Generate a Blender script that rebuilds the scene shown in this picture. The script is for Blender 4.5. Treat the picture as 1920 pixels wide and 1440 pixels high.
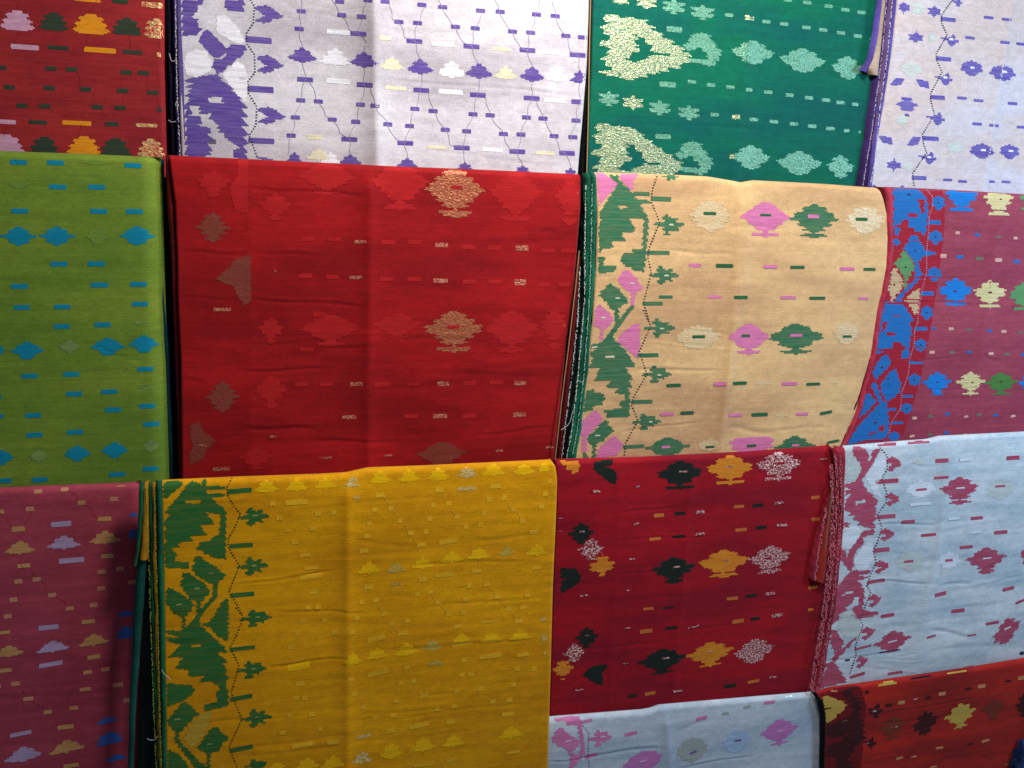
import bpy, math, random
import numpy as np
random.seed(7); np.random.seed(7)
S = bpy.context.scene
for o in list(bpy.data.objects): bpy.data.objects.remove(o)

# ------------------------------------------------------------------ camera
# Wall frame: X right along the wall, Z up, Y into the wall.  The camera looks
# obliquely to the right and slightly down (recovered from the vanishing points).
F = 1685.0
hv = np.array([.9600, -.0282, .2784]); hv /= np.linalg.norm(hv)
dv = np.array([-.0416, .9694, .2417]); dv -= hv * hv.dot(dv); dv /= np.linalg.norm(dv)
nv = np.cross(hv, dv)
D = 1.25
from mathutils import Matrix, Vector
from mathutils.bvhtree import BVHTree
cam_data = bpy.data.cameras.new('camera'); cam = bpy.data.objects.new('camera', cam_data)
S.collection.objects.link(cam)
cx = Vector((hv[0], nv[0], -dv[0])); cy = -Vector((hv[1], nv[1], -dv[1])); cz = -Vector((hv[2], nv[2], -dv[2]))
m = Matrix.Identity(4)
for i in range(3):
    m[i][0] = cx[i]; m[i][1] = cy[i]; m[i][2] = cz[i]
m[1][3] = -D
cam.matrix_world = m
cam_data.sensor_width = 36; cam_data.lens = 36 * F / 1920
cam_data.clip_start = .02; cam_data.clip_end = 50
S.camera = cam

# ------------------------------------------------------------------ light
w = bpy.data.worlds.new("World"); S.world = w; w.use_nodes = True
bg = w.node_tree.nodes['Background']; bg.inputs[0].default_value = (.75, .8, 1, 1); bg.inputs[1].default_value = AMBIENT = .11
def aim(o, target):
    d = Vector(target) - o.location
    o.rotation_euler = d.to_track_quat('-Z', 'Y').to_euler()
def area(name, loc, target, power, size, col):
    l = bpy.data.lights.new(name, 'AREA'); l.energy = power; l.size = size; l.color = col
    o = bpy.data.objects.new(name, l); S.collection.objects.link(o); o.location = loc; aim(o, target)
area('stall_lamp', (.50, -.60, .70), (.30, 0, -.27), 14.2, .22, (1, .95, .87))
area('cool_lamp', (1.75, -.75, .15), (.80, 0, -.45), 11.0, .30, (.55, .76, 1))
S.view_settings.view_transform = 'Standard'; S.view_settings.look = 'None'
S.view_settings.exposure = 0; S.view_settings.gamma = 1
S.cycles.max_bounces = 6; S.cycles.filter_width = 1.5

# ------------------------------------------------------------------ projection
def ray(px, py):
    px = np.asarray(px, float); py = np.asarray(py, float)
    x = px - 960; y = py - 720
    return (x*hv[0]+y*hv[1]+F*hv[2], x*nv[0]+y*nv[1]+F*nv[2], -(x*dv[0]+y*dv[1]+F*dv[2]))
def onplane(px, py, Y):
    rx, ry, rz = ray(px, py)
    t = (Y + D) / ry
    return rx*t, rz*t

# ------------------------------------------------------------------ materials
def lin(c):
    return [((v/255+.055)/1.055)**2.4 if v > 10 else v/255/12.92 for v in c]
_m = {}
def nt(name):
    mt = bpy.data.materials.new(name); mt.use_nodes = True
    n = mt.node_tree; return mt, n, n.nodes['Principled BSDF']
def N(n, t, **k):
    o = n.nodes.new(t)
    for a, b in k.items(): setattr(o, a, b)
    return o
def mapping(n, sc, seed=0):
    tc = N(n, 'ShaderNodeNewGeometry'); mp = N(n, 'ShaderNodeMapping')
    mp.inputs['Scale'].default_value = sc; mp.inputs['Location'].default_value = (seed*3.1, seed*1.7, seed*2.3)
    n.links.new(tc.outputs['Position'], mp.inputs[0]); return mp
def noise(n, sc, detail=3, seed=0, rough=.55):
    mp = mapping(n, sc, seed); t = N(n, 'ShaderNodeTexNoise')
    t.inputs['Scale'].default_value = 1; t.inputs['Detail'].default_value = detail; t.inputs['Roughness'].default_value = rough
    n.links.new(mp.outputs[0], t.inputs['Vector']); return t.outputs['Fac']
def rng(n, src, a, b, lo, hi):
    r = N(n, 'ShaderNodeMapRange'); n.links.new(src, r.inputs[0])
    for i, v in enumerate((a, b, lo, hi)): r.inputs[i+1].default_value = v
    return r.outputs[0]
def mul(n, a, b):
    o = N(n, 'ShaderNodeMath', operation='MULTIPLY'); n.links.new(a, o.inputs[0]); n.links.new(b, o.inputs[1]); return o.outputs[0]
def mixc(n, fac, a, b):
    o = N(n, 'ShaderNodeMix', data_type='RGBA')
    if hasattr(fac, 'links'): n.links.new(fac, o.inputs[0])
    else: o.inputs[0].default_value = fac
    for k, v in ((6, a), (7, b)):
        if hasattr(v, 'links'): n.links.new(v, o.inputs[k])
        else: o.inputs[k].default_value = (*v[:3], 1)
    return o.outputs[2]
def cloth(name, rgb, alt=None, streak=.22, sheen=.08, rough=.75, seed=None, weave=.35, trans=0):
    """handloom cotton: slubby weft streaks, fine grain, thread-scale relief"""
    if name in _m: return _m[name]
    mt, n, b = nt(name); seed = len(_m)+1 if seed is None else seed
    c = lin(rgb); alt = lin(alt) if alt else [v*.72 for v in c]
    s1 = noise(n, (11, 11, 330), 5, seed, .7); s2 = noise(n, (480, 480, 620), 3, seed, .7); s3 = noise(n, (5, 5, 15), 4, seed+5)
    col = mixc(n, rng(n, s3, .40, .62, 0, 1), c, alt)
    dark = N(n, 'ShaderNodeMath', operation='ADD')
    n.links.new(rng(n, s1, .3, .7, -streak, streak*.6), dark.inputs[0]); n.links.new(rng(n, s2, .3, .7, .80, 1.12), dark.inputs[1])
    s4 = noise(n, (70, 70, 110), 4, seed+11, .65); blot = mul(n, dark.outputs[0], rng(n, s4, .3, .7, .88, 1.10))
    v = N(n, 'ShaderNodeVectorMath', operation='SCALE'); n.links.new(col, v.inputs[0]); n.links.new(blot, v.inputs[3])
    n.links.new(v.outputs[0], b.inputs['Base Color'])
    b.inputs['Roughness'].default_value = rough; b.inputs['Sheen Weight'].default_value = sheen
    b.inputs['Sheen Roughness'].default_value = .45; b.inputs['Specular IOR Level'].default_value = .14
    h = noise(n, (45, 45, 620), 3, seed+2); bp = N(n, 'ShaderNodeBump')
    bp.inputs['Strength'].default_value = weave; bp.inputs['Distance'].default_value = .0006
    n.links.new(h, bp.inputs['Height']); n.links.new(bp.outputs[0], b.inputs['Normal'])
    _m[name] = mt; return mt
def yarn(name, rgb, base=None, gap=0.):
    """dyed weft yarn of a woven motif; gap lets the ground colour show between floats"""
    if name in _m: return _m[name]
    mt, n, b = nt(name); seed = len(_m)+1; c = lin(rgb)
    s1 = noise(n, (40, 40, 560), 3, seed); s2 = noise(n, (480, 480, 560), 2, seed)
    dark = mul(n, rng(n, s1, .3, .7, .80, 1.12), rng(n, s2, .3, .7, .90, 1.08))
    v = N(n, 'ShaderNodeVectorMath', operation='SCALE'); v.inputs[0].default_value = c; n.links.new(dark, v.inputs[3])
    out = v.outputs[0]
    if gap: out = mixc(n, rng(n, noise(n, (25, 25, 520), 4, seed+9, .7), .35, .6, gap*2.4, 0), out, lin(base))
    n.links.new(out, b.inputs['Base Color'])
    b.inputs['Roughness'].default_value = .75; b.inputs['Sheen Weight'].default_value = .06; b.inputs['Specular IOR Level'].default_value = .15
    bp = N(n, 'ShaderNodeBump'); bp.inputs['Strength'].default_value = .3; bp.inputs['Distance'].default_value = .0006
    n.links.new(s1, bp.inputs['Height']); n.links.new(bp.outputs[0], b.inputs['Normal'])
    _m[name] = mt; return mt
def zari(name, rgb, base, cover=.6, rough=.38, bump=.9, metal=.6):
    """metallic thread: glinting floats with the ground cloth between them"""
    if name in _m: return _m[name]
    mt, n, b = nt(name); seed = len(_m)+1
    s = noise(n, (300, 300, 420), 2, seed, .6); g = noise(n, (260, 260, 420), 3, seed+3)
    f = rng(n, s, .62-cover*.3, .74-cover*.3, 0, 1)
    n.links.new(mixc(n, f, lin(base), lin(rgb)), b.inputs['Base Color'])
    n.links.new(rng(n, f, 0, 1, 0, metal), b.inputs['Metallic'])
    b.inputs['Roughness'].default_value = rough
    bp = N(n, 'ShaderNodeBump'); bp.inputs['Strength'].default_value = bump; bp.inputs['Distance'].default_value = .0015
    n.links.new(g, bp.inputs['Height']); n.links.new(bp.outputs[0], b.inputs['Normal'])
    _m[name] = mt; return mt

# ------------------------------------------------------------------ mesh link
def link(name, verts, faces, mat, parent, smooth=False, origin=None, kind=None):
    v = np.asarray(verts, float)
    world_parent = np.zeros(3)
    p = parent
    while p is not None: world_parent += np.array(p.location); p = p.parent
    org = np.array(origin if origin is not None else v.mean(0))
    me = bpy.data.meshes.new(name)
    me.from_pydata([tuple(r) for r in (v-org)], [], [tuple(int(q) for q in f) for f in faces])
    if isinstance(mat, (list, tuple)):
        for q in mat: me.materials.append(q)
    else: me.materials.append(mat)
    if smooth: me.polygons.foreach_set('use_smooth', [True]*len(me.polygons))
    me.update()
    o = bpy.data.objects.new(name, me); S.collection.objects.link(o)
    o.location = org - world_parent
    if parent is not None: o.parent = parent
    if kind: o['kind'] = kind
    return o

# ------------------------------------------------------------------ a hanging saree
class Saree:
    def __init__(s, name, label, y0, T, B, L, R, mat, R0=.008, group='folded jamdani sarees hung in rows on the stall wall',
                 ridges=(), creases=(), nrand=10, seed=1, amp=1., rr=.006, lr=.003, cloth_name='front_cloth', sp=.003):
        s.y0 = y0; s.R0 = R0; s.rr = rr; s.lr = lr; s.queue = []; s.rs = random.Random(seed); s.amp = amp; s.mat = mat; s.sp = sp
        s.T = np.array(T, float); s.B = np.array(B, float); s.L = np.array(L, float); s.Rt = np.array(R, float)
        tx, tz = onplane(s.T[:, 0], s.T[:, 1], y0+R0*.45); s.tx, s.tz = tx, tz
        rx, rz = onplane(s.Rt[:, 0], s.Rt[:, 1], y0+rr*.7); o = np.argsort(rz); s.rx, s.rz = rx[o], rz[o]
        lx, lz = onplane(s.L[:, 0], s.L[:, 1], y0+lr*.7); o = np.argsort(lz); s.lx, s.lz = lx[o], lz[o]
        s.ridges = []
        for (x0, yy0, x1, yy1, a, wd) in ridges:      # vertical fold ridge: px line, height mm, width mm
            X, Z = onplane([x0, x1], [yy0, yy1], y0); s.ridges.append((X, Z, a*.0015, wd*.001))
        s.cr = []
        for (x0, yy0, x1, yy1, a, wd) in creases:     # horizontal crease: px line, depth mm, width mm
            X, Z = onplane([x0, x1], [yy0, yy1], y0); s.cr.append((X[0], Z[0], X[1], Z[1], a*.00042, wd*.00060))
        xa, xb = min(lx.min(), tx.min()), max(rx.max(), tx.max()); zb = onplane(s.B[:, 0], s.B[:, 1], y0)[1].min(); za = tz.max()
        for k in range(nrand):
            x = s.rs.uniform(xa, xb); z = s.rs.uniform(zb, za-.02); ln = s.rs.uniform(.05, .22); sl = s.rs.uniform(-.07, .07)
            s.cr.append((x-ln/2, z-sl*ln/2, x+ln/2, z+sl*ln/2, s.rs.choice((1, 1, -.6))*s.rs.uniform(.12, .42)*.001*amp, s.rs.uniform(1.6, 5)*.001))
        s.w = []
        for k in range(9):
            s.w.append((s.rs.uniform(8, 45), s.rs.uniform(60, 330), s.rs.uniform(0, 6.3), s.rs.uniform(.02, .07)*.001*amp))
        for k in range(5):
            s.w.append((s.rs.uniform(4, 16), s.rs.uniform(6, 30), s.rs.uniform(0, 6.3), s.rs.uniform(.35, .8)*.001*amp))
        s.obj = bpy.data.objects.new(name, None); S.collection.objects.link(s.obj); s.obj.empty_display_size = .05
        s.obj.location = (float((xa+xb)/2), y0+R0, float(tz.max()-R0))
        s.obj['label'] = label; s.obj['category'] = 'saree'; s.obj['group'] = group
        s.build(cloth_name)
    def ztop(s, X): return np.interp(X, s.tx, s.tz)
    def height(s, X, Z, edges=True):
        X = np.asarray(X, float); Z = np.asarray(Z, float)
        zt = s.ztop(X); d = np.clip(zt-Z, 0, None)
        h = np.zeros_like(X)
        for X2, Z2, a, wd in s.ridges:
            xc = np.interp(Z, Z2[::-1], X2[::-1]) if Z2[0] > Z2[1] else np.interp(Z, Z2, X2)
            u = np.sqrt((X-xc)**2+.0028**2)/wd
            h -= a*np.exp(-u)
        for x0, z0, x1, z1, a, wd in s.cr:
            L = math.hypot(x1-x0, z1-z0); ux, uz = (x1-x0)/L, (z1-z0)/L
            al = ((X-x0)*ux+(Z-z0)*uz)/L; pd = -(X-x0)*uz+(Z-z0)*ux + .0015*np.sin(al*7+x0*40)
            win = np.clip(np.minimum(al+.02, 1.02-al)*5, 0, 1); win = win*win*(3-2*win)
            h += a*win*(np.exp(-(pd/wd)**2) - .55*np.exp(-((pd-1.8*wd)/(1.3*wd))**2))
        for kx, kz, ph, a in s.w:
            h += a*np.sin(kx*X+kz*Z+ph+1.7*np.sin(kx*.6*X-kz*.13*Z+ph*2))
        h *= np.clip(d/.03, 0.1, 1); h += .0028*np.exp(-d/.03)
        r = s.R0; q = np.clip(1-d/r, 0, 1); h += r*(1-np.sqrt(np.clip(1-q*q, 0, 1)))
        if edges:
            if s.rr:
                xr = np.interp(Z, s.rz, s.rx); q = np.clip(1-(xr-X)/s.rr, 0, 1); h += s.rr*(1-np.sqrt(np.clip(1-q*q, 0, 1)))
            if s.lr:
                xl = np.interp(Z, s.lz, s.lx); q = np.clip(1-(X-xl)/s.lr, 0, 1); h += s.lr*(1-np.sqrt(np.clip(1-q*q, 0, 1)))
        return h
    def build(s, nm):
        y0, R0 = s.y0, s.R0
        def curve(P, n_or_t, ax):
            P = P[np.argsort(P[:, ax])]; u = (P[:, ax]-P[0, ax])/(P[-1, ax]-P[0, ax])
            return np.interp(n_or_t, u, P[:, 0]), np.interp(n_or_t, u, P[:, 1])
        def W(P, dy): X, Z = onplane(P[:, 0], P[:, 1], y0+dy); return np.stack([X, Z], 1)
        Tp = s.T[s.T[:, 0] > s.L[0, 0]+3]; Tp = np.vstack([[s.L[0, 0], np.interp(s.L[0, 0], s.T[:, 0], s.T[:, 1])], Tp])
        T, B, L, R = W(Tp, R0*.45), W(s.B, 0), W(s.L, s.lr*.7), W(s.Rt, s.rr*.7)
        wid = abs(T[-1, 0]-T[0, 0]); hei = T[:, 1].max()-B[:, 1].min()
        ns = max(8, int(wid/s.sp)); nt_ = max(8, int(hei/.0021))
        u = np.linspace(0, 1, ns)
        def edge(k, r):
            return r*(1-np.cos(np.linspace(0, math.pi/2, k)))/wid
        u = np.unique(np.concatenate([u, edge(6, s.lr or .002), 1-edge(6, s.rr or .002)]))
        tt = np.unique(np.concatenate([np.linspace(0, 1, nt_), R0*(1-np.cos(np.linspace(0, math.pi/2, 9)))/hei]))
        def c2(P, u, ax, rev=False):
            P = P[np.argsort(P[:, ax])]
            if rev: P = P[::-1]
            q = np.abs(P[:, ax]-P[0, ax]); q = q/q[-1]
            return np.stack([np.interp(u, q, P[:, 0]), np.interp(u, q, P[:, 1])], 1)
        Tc, Bc = c2(T, u, 0), c2(B, u, 0); Lc, Rc = c2(L, tt, 1, True), c2(R, tt, 1, True)
        Lc = np.stack([np.interp(tt, tt, Lc[:, 0]), Lc[:, 1]], 1)
        t_ = tt[:, None, None]; u_ = u[None, :, None]
        P = (1-t_)*Tc[None]+t_*Bc[None]
        Ld = Lc[:, 0]-((1-tt)*Lc[0, 0]+tt*Lc[-1, 0]); Rd = Rc[:, 0]-((1-tt)*Rc[0, 0]+tt*Rc[-1, 0])
        P[:, :, 0] += (1-u)[None]*Ld[:, None]+u[None]*Rd[:, None]
        P = P.copy()
        X, Z = P[:, :, 0], P[:, :, 1]
        # edges follow the L/R curves even when corners differ slightly
        Y = y0+s.height(X, Z, edges=False)
        if s.rr:
            q = np.clip(1-(X[:, -1:]-X)/s.rr, 0, 1); Y = Y+s.rr*(1-np.sqrt(np.clip(1-q*q, 0, 1)))
        if s.lr:
            q = np.clip(1-(X-X[:, :1])/s.lr, 0, 1); Y = Y+s.lr*(1-np.sqrt(np.clip(1-q*q, 0, 1)))
        rows = [np.stack([X[i], Y[i], Z[i]], 1) for i in range(len(tt))]
        back = []
        for a in np.linspace(math.pi/2, math.pi, 7)[1:]:     # over the line and down behind
            back.append(np.stack([X[0], np.full(len(u), y0+R0*(1-math.cos(a))), Z[0]-R0*(1-math.sin(a))], 1))
        for k in range(1, 7):
            back.append(np.stack([X[0]+(X[-1]-X[0])*k/7*(hei*.9/hei), np.full(len(u), y0+2*R0)+.0004*k, Z[0]-R0-(hei*.9)*k/6], 1))
        rows = back[::-1]+rows
        V = np.concatenate(rows); n = len(u); F_ = []
        for i in range(len(rows)-1):
            a = i*n+np.arange(n-1); F_.append(np.stack([a, a+n, a+n+1, a+1], 1))
        F_ = np.concatenate(F_)
        s.front = link(nm, V, F_, s.mat, s.obj, smooth=True, origin=tuple(s.obj.location))
    # ---- motifs are collected, then draped on the cloth in one go
    def quads(s, loops, row=2.4, jit=1.1, tooth=2, slope=None, saw=None):
        """scan a pixel outline into weft rows -> list of 4-corner px quads"""
        loops = [np.array(l, float) for l in loops]
        c = loops[0].mean(0)
        if slope is None:
            slope = (549-c[1])/(6770-c[0])
        segs = []
        for l in loops:
            y = l[:, 1]-slope*(l[:, 0]-c[0]); segs.append(np.stack([l[:, 0], y, np.roll(l[:, 0], -1), np.roll(y, -1)], 1))
        sg = np.concatenate(segs); y0, y1 = sg[:, 1].min(), sg[:, 1].max()
        nrow = max(2, int(round((y1-y0)/row))); hh = (y1-y0)/nrow; out = []; jl = {}
        for i in range(nrow):
            yc = y0+(i+.5)*hh
            x = []
            for xa, ya, xb, yb in sg:
                if (ya <= yc) != (yb <= yc): x.append(xa+(yc-ya)*(xb-xa)/(yb-ya))
            x.sort()
            for k in range(0, len(x)-1, 2):
                sgn = jit*(1 if (i//tooth) % 2 else -1)
                a = x[k]-sgn*.7+s.rs.uniform(-.4, .4)*jit; b = x[k+1]+sgn*.7+s.rs.uniform(-.4, .4)*jit
                if saw:
                    fr = ((i*hh) % saw[0])/saw[0]; fr2 = ((i*hh+saw[0]*.45) % saw[0])/saw[0]; a -= saw[1]*(fr-.5); b += saw[1]*(fr2-.5)
                if b-a < .8: continue
                m_ = max(1, int((b-a)/5.5)); xs = np.linspace(a, b, m_+1)
                for j in range(m_):
                    ya, yb = y0+i*hh, y0+(i+1)*hh+.12
                    out.append([(q, yy+slope*(q-c[0])) for q, yy in ((xs[j], ya), (xs[j], yb), (xs[j+1], yb), (xs[j+1], ya))])
        return out
    def add(s, name, quads, mat, lift=.00034, label=None, kind=None):
        if quads: s.queue.append((name, quads, mat, lift, label, kind))
    def poly(s, name, loops, mat, row=2.4, jit=1.1, tooth=2, slope=None, label=None, lift=.00034, saw=None):
        if not hasattr(loops[0][0], '__len__'): loops = [loops]
        s.add(name, s.quads(loops, row, jit, tooth, slope, saw), mat, lift, label)
    def line(s, name, pts, width, mat, lift=.0004, smooth=True, kind=None):
        P = np.array(pts, float); q = []
        if smooth:
            d = np.concatenate([[0], np.cumsum(np.hypot(*np.diff(P, axis=0).T))]); m_ = max(2, int(d[-1]/4))
            t = np.linspace(0, d[-1], m_+1); P = np.stack([np.interp(t, d, P[:, 0]), np.interp(t, d, P[:, 1])], 1)
            ph = s.rs.uniform(0, 6); P[1:-1, 0] += 2.0*np.sin(t[1:-1]/s.rs.uniform(6, 9)+ph)*np.clip(np.minimum(t[1:-1], t[-1]-t[1:-1])/12, 0, 1)
        for a, b in zip(P[:-1], P[1:]):
            t = (b-a)/max(1e-6, np.hypot(*(b-a))); nn = np.array([-t[1], t[0]])*width/2
            q.append([tuple(a+nn), tuple(b+nn), tuple(b-nn), tuple(a-nn)])
        s.add(name, q, mat, lift, kind=kind)
    def dots(s, pts, mat, size=3.6, step=6.6, name='dotted_line'):
        P = np.array(pts, float); d = np.concatenate([[0], np.cumsum(np.hypot(*np.diff(P, axis=0).T))]); q = []
        for t in np.arange(0, d[-1], step):
            x, y = np.interp(t, d, P[:, 0]), np.interp(t, d, P[:, 1]); a = size/2*s.rs.uniform(.8, 1.15); b = a*.8
            q.append([(x-a, y-b), (x-a*.9, y+b), (x+a, y+b), (x+a*.9, y-b)])
        s.add(name, q, mat, .0004, kind='stuff')
    def flush(s):
        pts = np.array([c for it in s.queue for q in it[1] for c in q], float)
        lift = [it[3] for it in s.queue for q in it[1] for c in q]
        rx, ry, rz = ray(pts[:, 0], pts[:, 1]); n_ = np.sqrt(rx*rx+ry*ry+rz*rz)
        me = s.front.data; org = s.front.location+s.obj.location
        tree = BVHTree.FromPolygons([v.co+org for v in me.vertices], [tuple(p.vertices) for p in me.polygons])
        V = np.zeros((len(pts), 3)); ok = np.zeros(len(pts), bool); eye = Vector((0, -D, 0)); ymax = s.y0+s.R0*1.02
        for k in range(len(pts)):
            h, nn, ix, ds = tree.ray_cast(eye, Vector((rx[k]/n_[k], ry[k]/n_[k], rz[k]/n_[k])))
            if h is not None and h.y < ymax: V[k] = (h.x, h.y-lift[k], h.z); ok[k] = True
        i = 0; n = 0
        for name, quads, mat, lf, label, kind in s.queue:
            vs, fs = [], []; keep = []
            for q in quads:
                if ok[i:i+4].all(): fs.append([len(vs)+k for k in range(4)]); vs.extend(V[i:i+4])
                i += 4
            if len(fs) < 1: continue
            o = link(name, vs, fs, mat, s.front, kind=kind)
            if label: o['label'] = label
            n += 1
        s.queue = []
        return n

# ------------------------------------------------------------------ motif outlines (unit box, y down)
def mirror(P): return P+[(-x, y) for x, y in reversed(P)]
SH = {
 'diamond': mirror([(0, -.5), (.10, -.5), (.17, -.40), (.26, -.3), (.33, -.2), (.41, -.09), (.5, -.05), (.5, .05), (.41, .09), (.33, .2), (.26, .3), (.17, .40), (.10, .5)]),
 'dash': mirror([(0, -.5), (.48, -.5), (.5, 0), (.48, .5)]),
 'lotus': mirror([(0, -.5), (.09, -.5), (.16, -.33), (.25, -.25), (.31, -.05), (.40, .02), (.43, .14), (.5, .2), (.5, .32), (.35, .36), (.30, .44), (.08, .44), (.05, .5)]),
 'dome': mirror([(0, -.5), (.16, -.5), (.24, -.35), (.33, -.3), (.36, -.05), (.44, 0), (.46, .25), (.5, .3), (.5, .45), (.1, .5)]),
 'medallion': mirror([(0, -.5), (.10, -.5), (.18, -.40), (.30, -.30), (.37, -.2), (.5, -.12), (.5, -.04), (.40, .02), (.33, .12), (.24, .2), (.20, .27), (.07, .30), (.07, .36), (.26, .37), (.26, .46), (.07, .47), (.05, .5)]),
 'pot': mirror([(0, -.5), (.46, -.48), (.5, -.3), (.42, -.12), (.30, .05), (.2, .18), (.08, .22), (.08, .28), (.33, .30), (.33, .42), (.06, .44), (.05, .5)]),
 'rosette': mirror([(0, -.5), (.1, -.46), (.22, -.40), (.32, -.34), (.38, -.22), (.46, -.14), (.5, 0), (.46, .14), (.38, .22), (.32, .34), (.22, .40), (.1, .46), (0, .5)]),
 'flower': [(-.5, -.06), (-.2, -.10), (-.22, -.46), (.0, -.5), (.02, -.28), (.28, -.32), (.30, -.14), (.5, -.1), (.5, .1), (.3, .14), (.3, .32), (.02, .26), (0, .5), (-.2, .46), (-.2, .10), (-.5, .06)],
 'cross': [(-.5, -.14), (-.2, -.2), (-.12, -.22), (-.06, -.5), (.1, -.5), (.1, -.22), (.4, -.18), (.5, 0), (.4, .16), (.08, .2), (.04, .5), (-.12, .5), (-.12, .2), (-.4, .16)],
 'petals': [(-.5, -.16), (-.3, -.2), (-.05, -.1), (.1, -.5), (.36, -.42), (.2, -.08), (.5, 0), (.48, .14), (.25, .2), (.2, .5), (-.04, .5), (-.08, .12), (-.3, .1)],
 'leaf': [(-.5, .5), (-.1, -.45), (.5, -.5), (.25, .4)], 'leafb': [(-.5, -.5), (.4, -.4), (.5, .5), (-.2, .35)],
 'butterfly': mirror([(0, -.5), (.12, -.5), (.14, -.35), (.5, -.35), (.38, -.06), (.3, 0), (.46, .05), (.44, .3), (.14, .32), (.1, .5)]),
 'tree': mirror([(0, -.5), (.07, -.5), (.08, -.4), (.2, -.36), (.26, -.2), (.4, -.15), (.5, 0), (.4, .1), (.28, .18), (.15, .25), (.05, .28), (.05, .5)]),
 'side': [(-.5, -.38), (-.1, -.5), (.15, -.36), (.2, -.22), (.42, -.14), (.5, 0), (.42, .16), (.2, .22), (.05, .34), (-.15, .5), (-.48, .42), (-.38, .2), (-.05, .06), (-.42, -.1)],
 'square': mirror([(0, -.38), (.42, -.5), (.38, 0), (.46, .5), (0, .4)]),
}
NAMES = dict(diamond='diamond_motif', dash='dash_motif', lotus='lotus_motif', dome='lotus_motif', medallion='medallion_motif', pot='medallion_motif',
             rosette='rosette_motif', flower='flower_motif', cross='cross_motif', petals='flower_motif', leaf='leaf_motif', leafb='leaf_motif',
             butterfly='butterfly_motif', tree='tree_motif', side='flower_motif', square='square_motif')
def put(sr, shape, mat, items, z=(0, 0, 1), row=None, jit=None, dflt=None, slope=None, lift=.00034):
    """items: (x, y[, w, h]) in px of the region z=(x0,y0,scale)"""
    for it in items:
        it = tuple(it)
        if len(it) == 2: it = it+tuple(dflt)
        x, y, w_, h_ = it[:4]; m_ = mat
        tilt = it[4] if len(it) > 4 else 0
        x = z[0]+x/z[2]; y = z[1]+y/z[2]; w_ /= z[2]; h_ /= z[2]
        sl = ((549-y)/(6770-x) if slope is None else slope)+tilt
        P = [(x+a*w_, y+b*h_+sl*a*w_) for a, b in SH[shape]]
        rw = row or (2.6 if h_ > 22 else 2.0); jt = (jit if jit is not None else (max(2, min(5.5, h_*.085)) if h_ > 18 else .5))
        sr.poly(NAMES[shape], [P], m_, row=rw, jit=jt, slope=sl, tooth=2 if h_ > 18 else 1, lift=lift)
def tr(z, *loops):
    return [[(z[0]+x/z[2], z[1]+y/z[2]) for x, y in l] for l in loops]
SAW = {'tree_motif': (12, 4.5), 'black_branch': (11, 10), 'vase_motif': (9, 3), 'branch_motif': (9, 3), 'stem_motif': (9, 2), 'border_tree': (17, 8), 'leaf_motif': (8.5, 5), 'border_leaf': (15, 6), 'pink_leaf': (7, 3), 'paisley_motif': (12, 10), 'paisley_tail': (9, 7), 'gold_rosette': (7, 4)}
def shape(sr, name, z, mat, *loops, **k):
    if name in SAW: k.setdefault('saw', SAW[name]); k['jit'] = .6
    sr.poly(name, tr(z, *loops), mat, **k)

# ------------------------------------------------------------------ folded selvage layers, frays, loose threads
def strip(sr, name, left, right, mat, dy=0., bulge=.5, wob=.6, roll=True, nu=7, seed=0):
    """a folded cloth edge seen edge-on: rounded ribbon between two px polylines"""
    r = random.Random(seed+len(left)*7+int(left[0][0]))
    Lp, Rp = np.array(left, float), np.array(right, float)
    n = max(6, int(abs(Lp[-1, 1]-Lp[0, 1])/5)); t = np.linspace(0, 1, n)
    def cv(P):
        q = (P[:, 1]-P[0, 1])/(P[-1, 1]-P[0, 1]); return np.interp(t, q, P[:, 0]), np.interp(t, q, P[:, 1])
    lx, ly = cv(Lp); rx_, ry_ = cv(Rp)
    ph = r.uniform(0, 6); wv = wob*(np.sin(t*23+ph)+.6*np.sin(t*61+ph*3)+.35*np.sin(t*133+ph))
    lx = lx+wv; rx_ = rx_+wv*.8
    y = sr.y0+dy
    X0, Z0 = onplane(lx, ly, y); X1, Z1 = onplane(rx_, ry_, y); V = []
    for i in range(n):
        wd = abs(X1[i]-X0[i])
        for k in range(nu):
            a = k/(nu-1); X = X0[i]+(X1[i]-X0[i])*a; Z = Z0[i]+(Z1[i]-Z0[i])*a
            Y = y-bulge*wd*math.sin(math.pi*a)*.5
            if k in (0, nu-1): Y += .006
            if roll:
                d = max(0, float(np.interp(X, sr.tx, sr.tz))-Z); q = max(0, min(1, 1-d/sr.R0)); Y += sr.R0*(1-math.sqrt(max(0, 1-q*q)))
            V.append((X, Y, Z))
    Fc = [(i*nu+k, (i+1)*nu+k, (i+1)*nu+k+1, i*nu+k+1) for i in range(n-1) for k in range(nu-1)]
    return link(name, V, Fc, mat, sr.obj, smooth=True)
def fray(sr, pts, mat, dy=-.002, amp=1.6, dens=2.2, name='frayed_edge', width=1.0):
    """many short broken thread ends along a cut edge"""
    P = np.array(pts, float); d = np.concatenate([[0], np.cumsum(np.hypot(*np.diff(P, axis=0).T))]); V, Fc = [], []; r = random.Random(int(P[0, 0]*3))
    for t in np.arange(0, d[-1], dens):
        if r.random() < .22: continue
        x, y = np.interp(t, d, P[:, 0])+r.uniform(-amp, amp)*.5, np.interp(t, d, P[:, 1]); l = r.uniform(1.5, 4.5); a = width*r.uniform(.4, .9)/1.4
        X, Z = onplane([x-a, x+a, x+a+r.uniform(-1, 1), x-a+r.uniform(-1, 1)], [y, y, y+l, y+l], sr.y0+dy)
        i = len(V); V += [(X[k], sr.y0+dy-(.0006 if k > 1 else 0), Z[k]) for k in range(4)]; Fc.append((i, i+3, i+2, i+1))
    return link(name, V, Fc, mat, sr.obj, kind='stuff')
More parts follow.
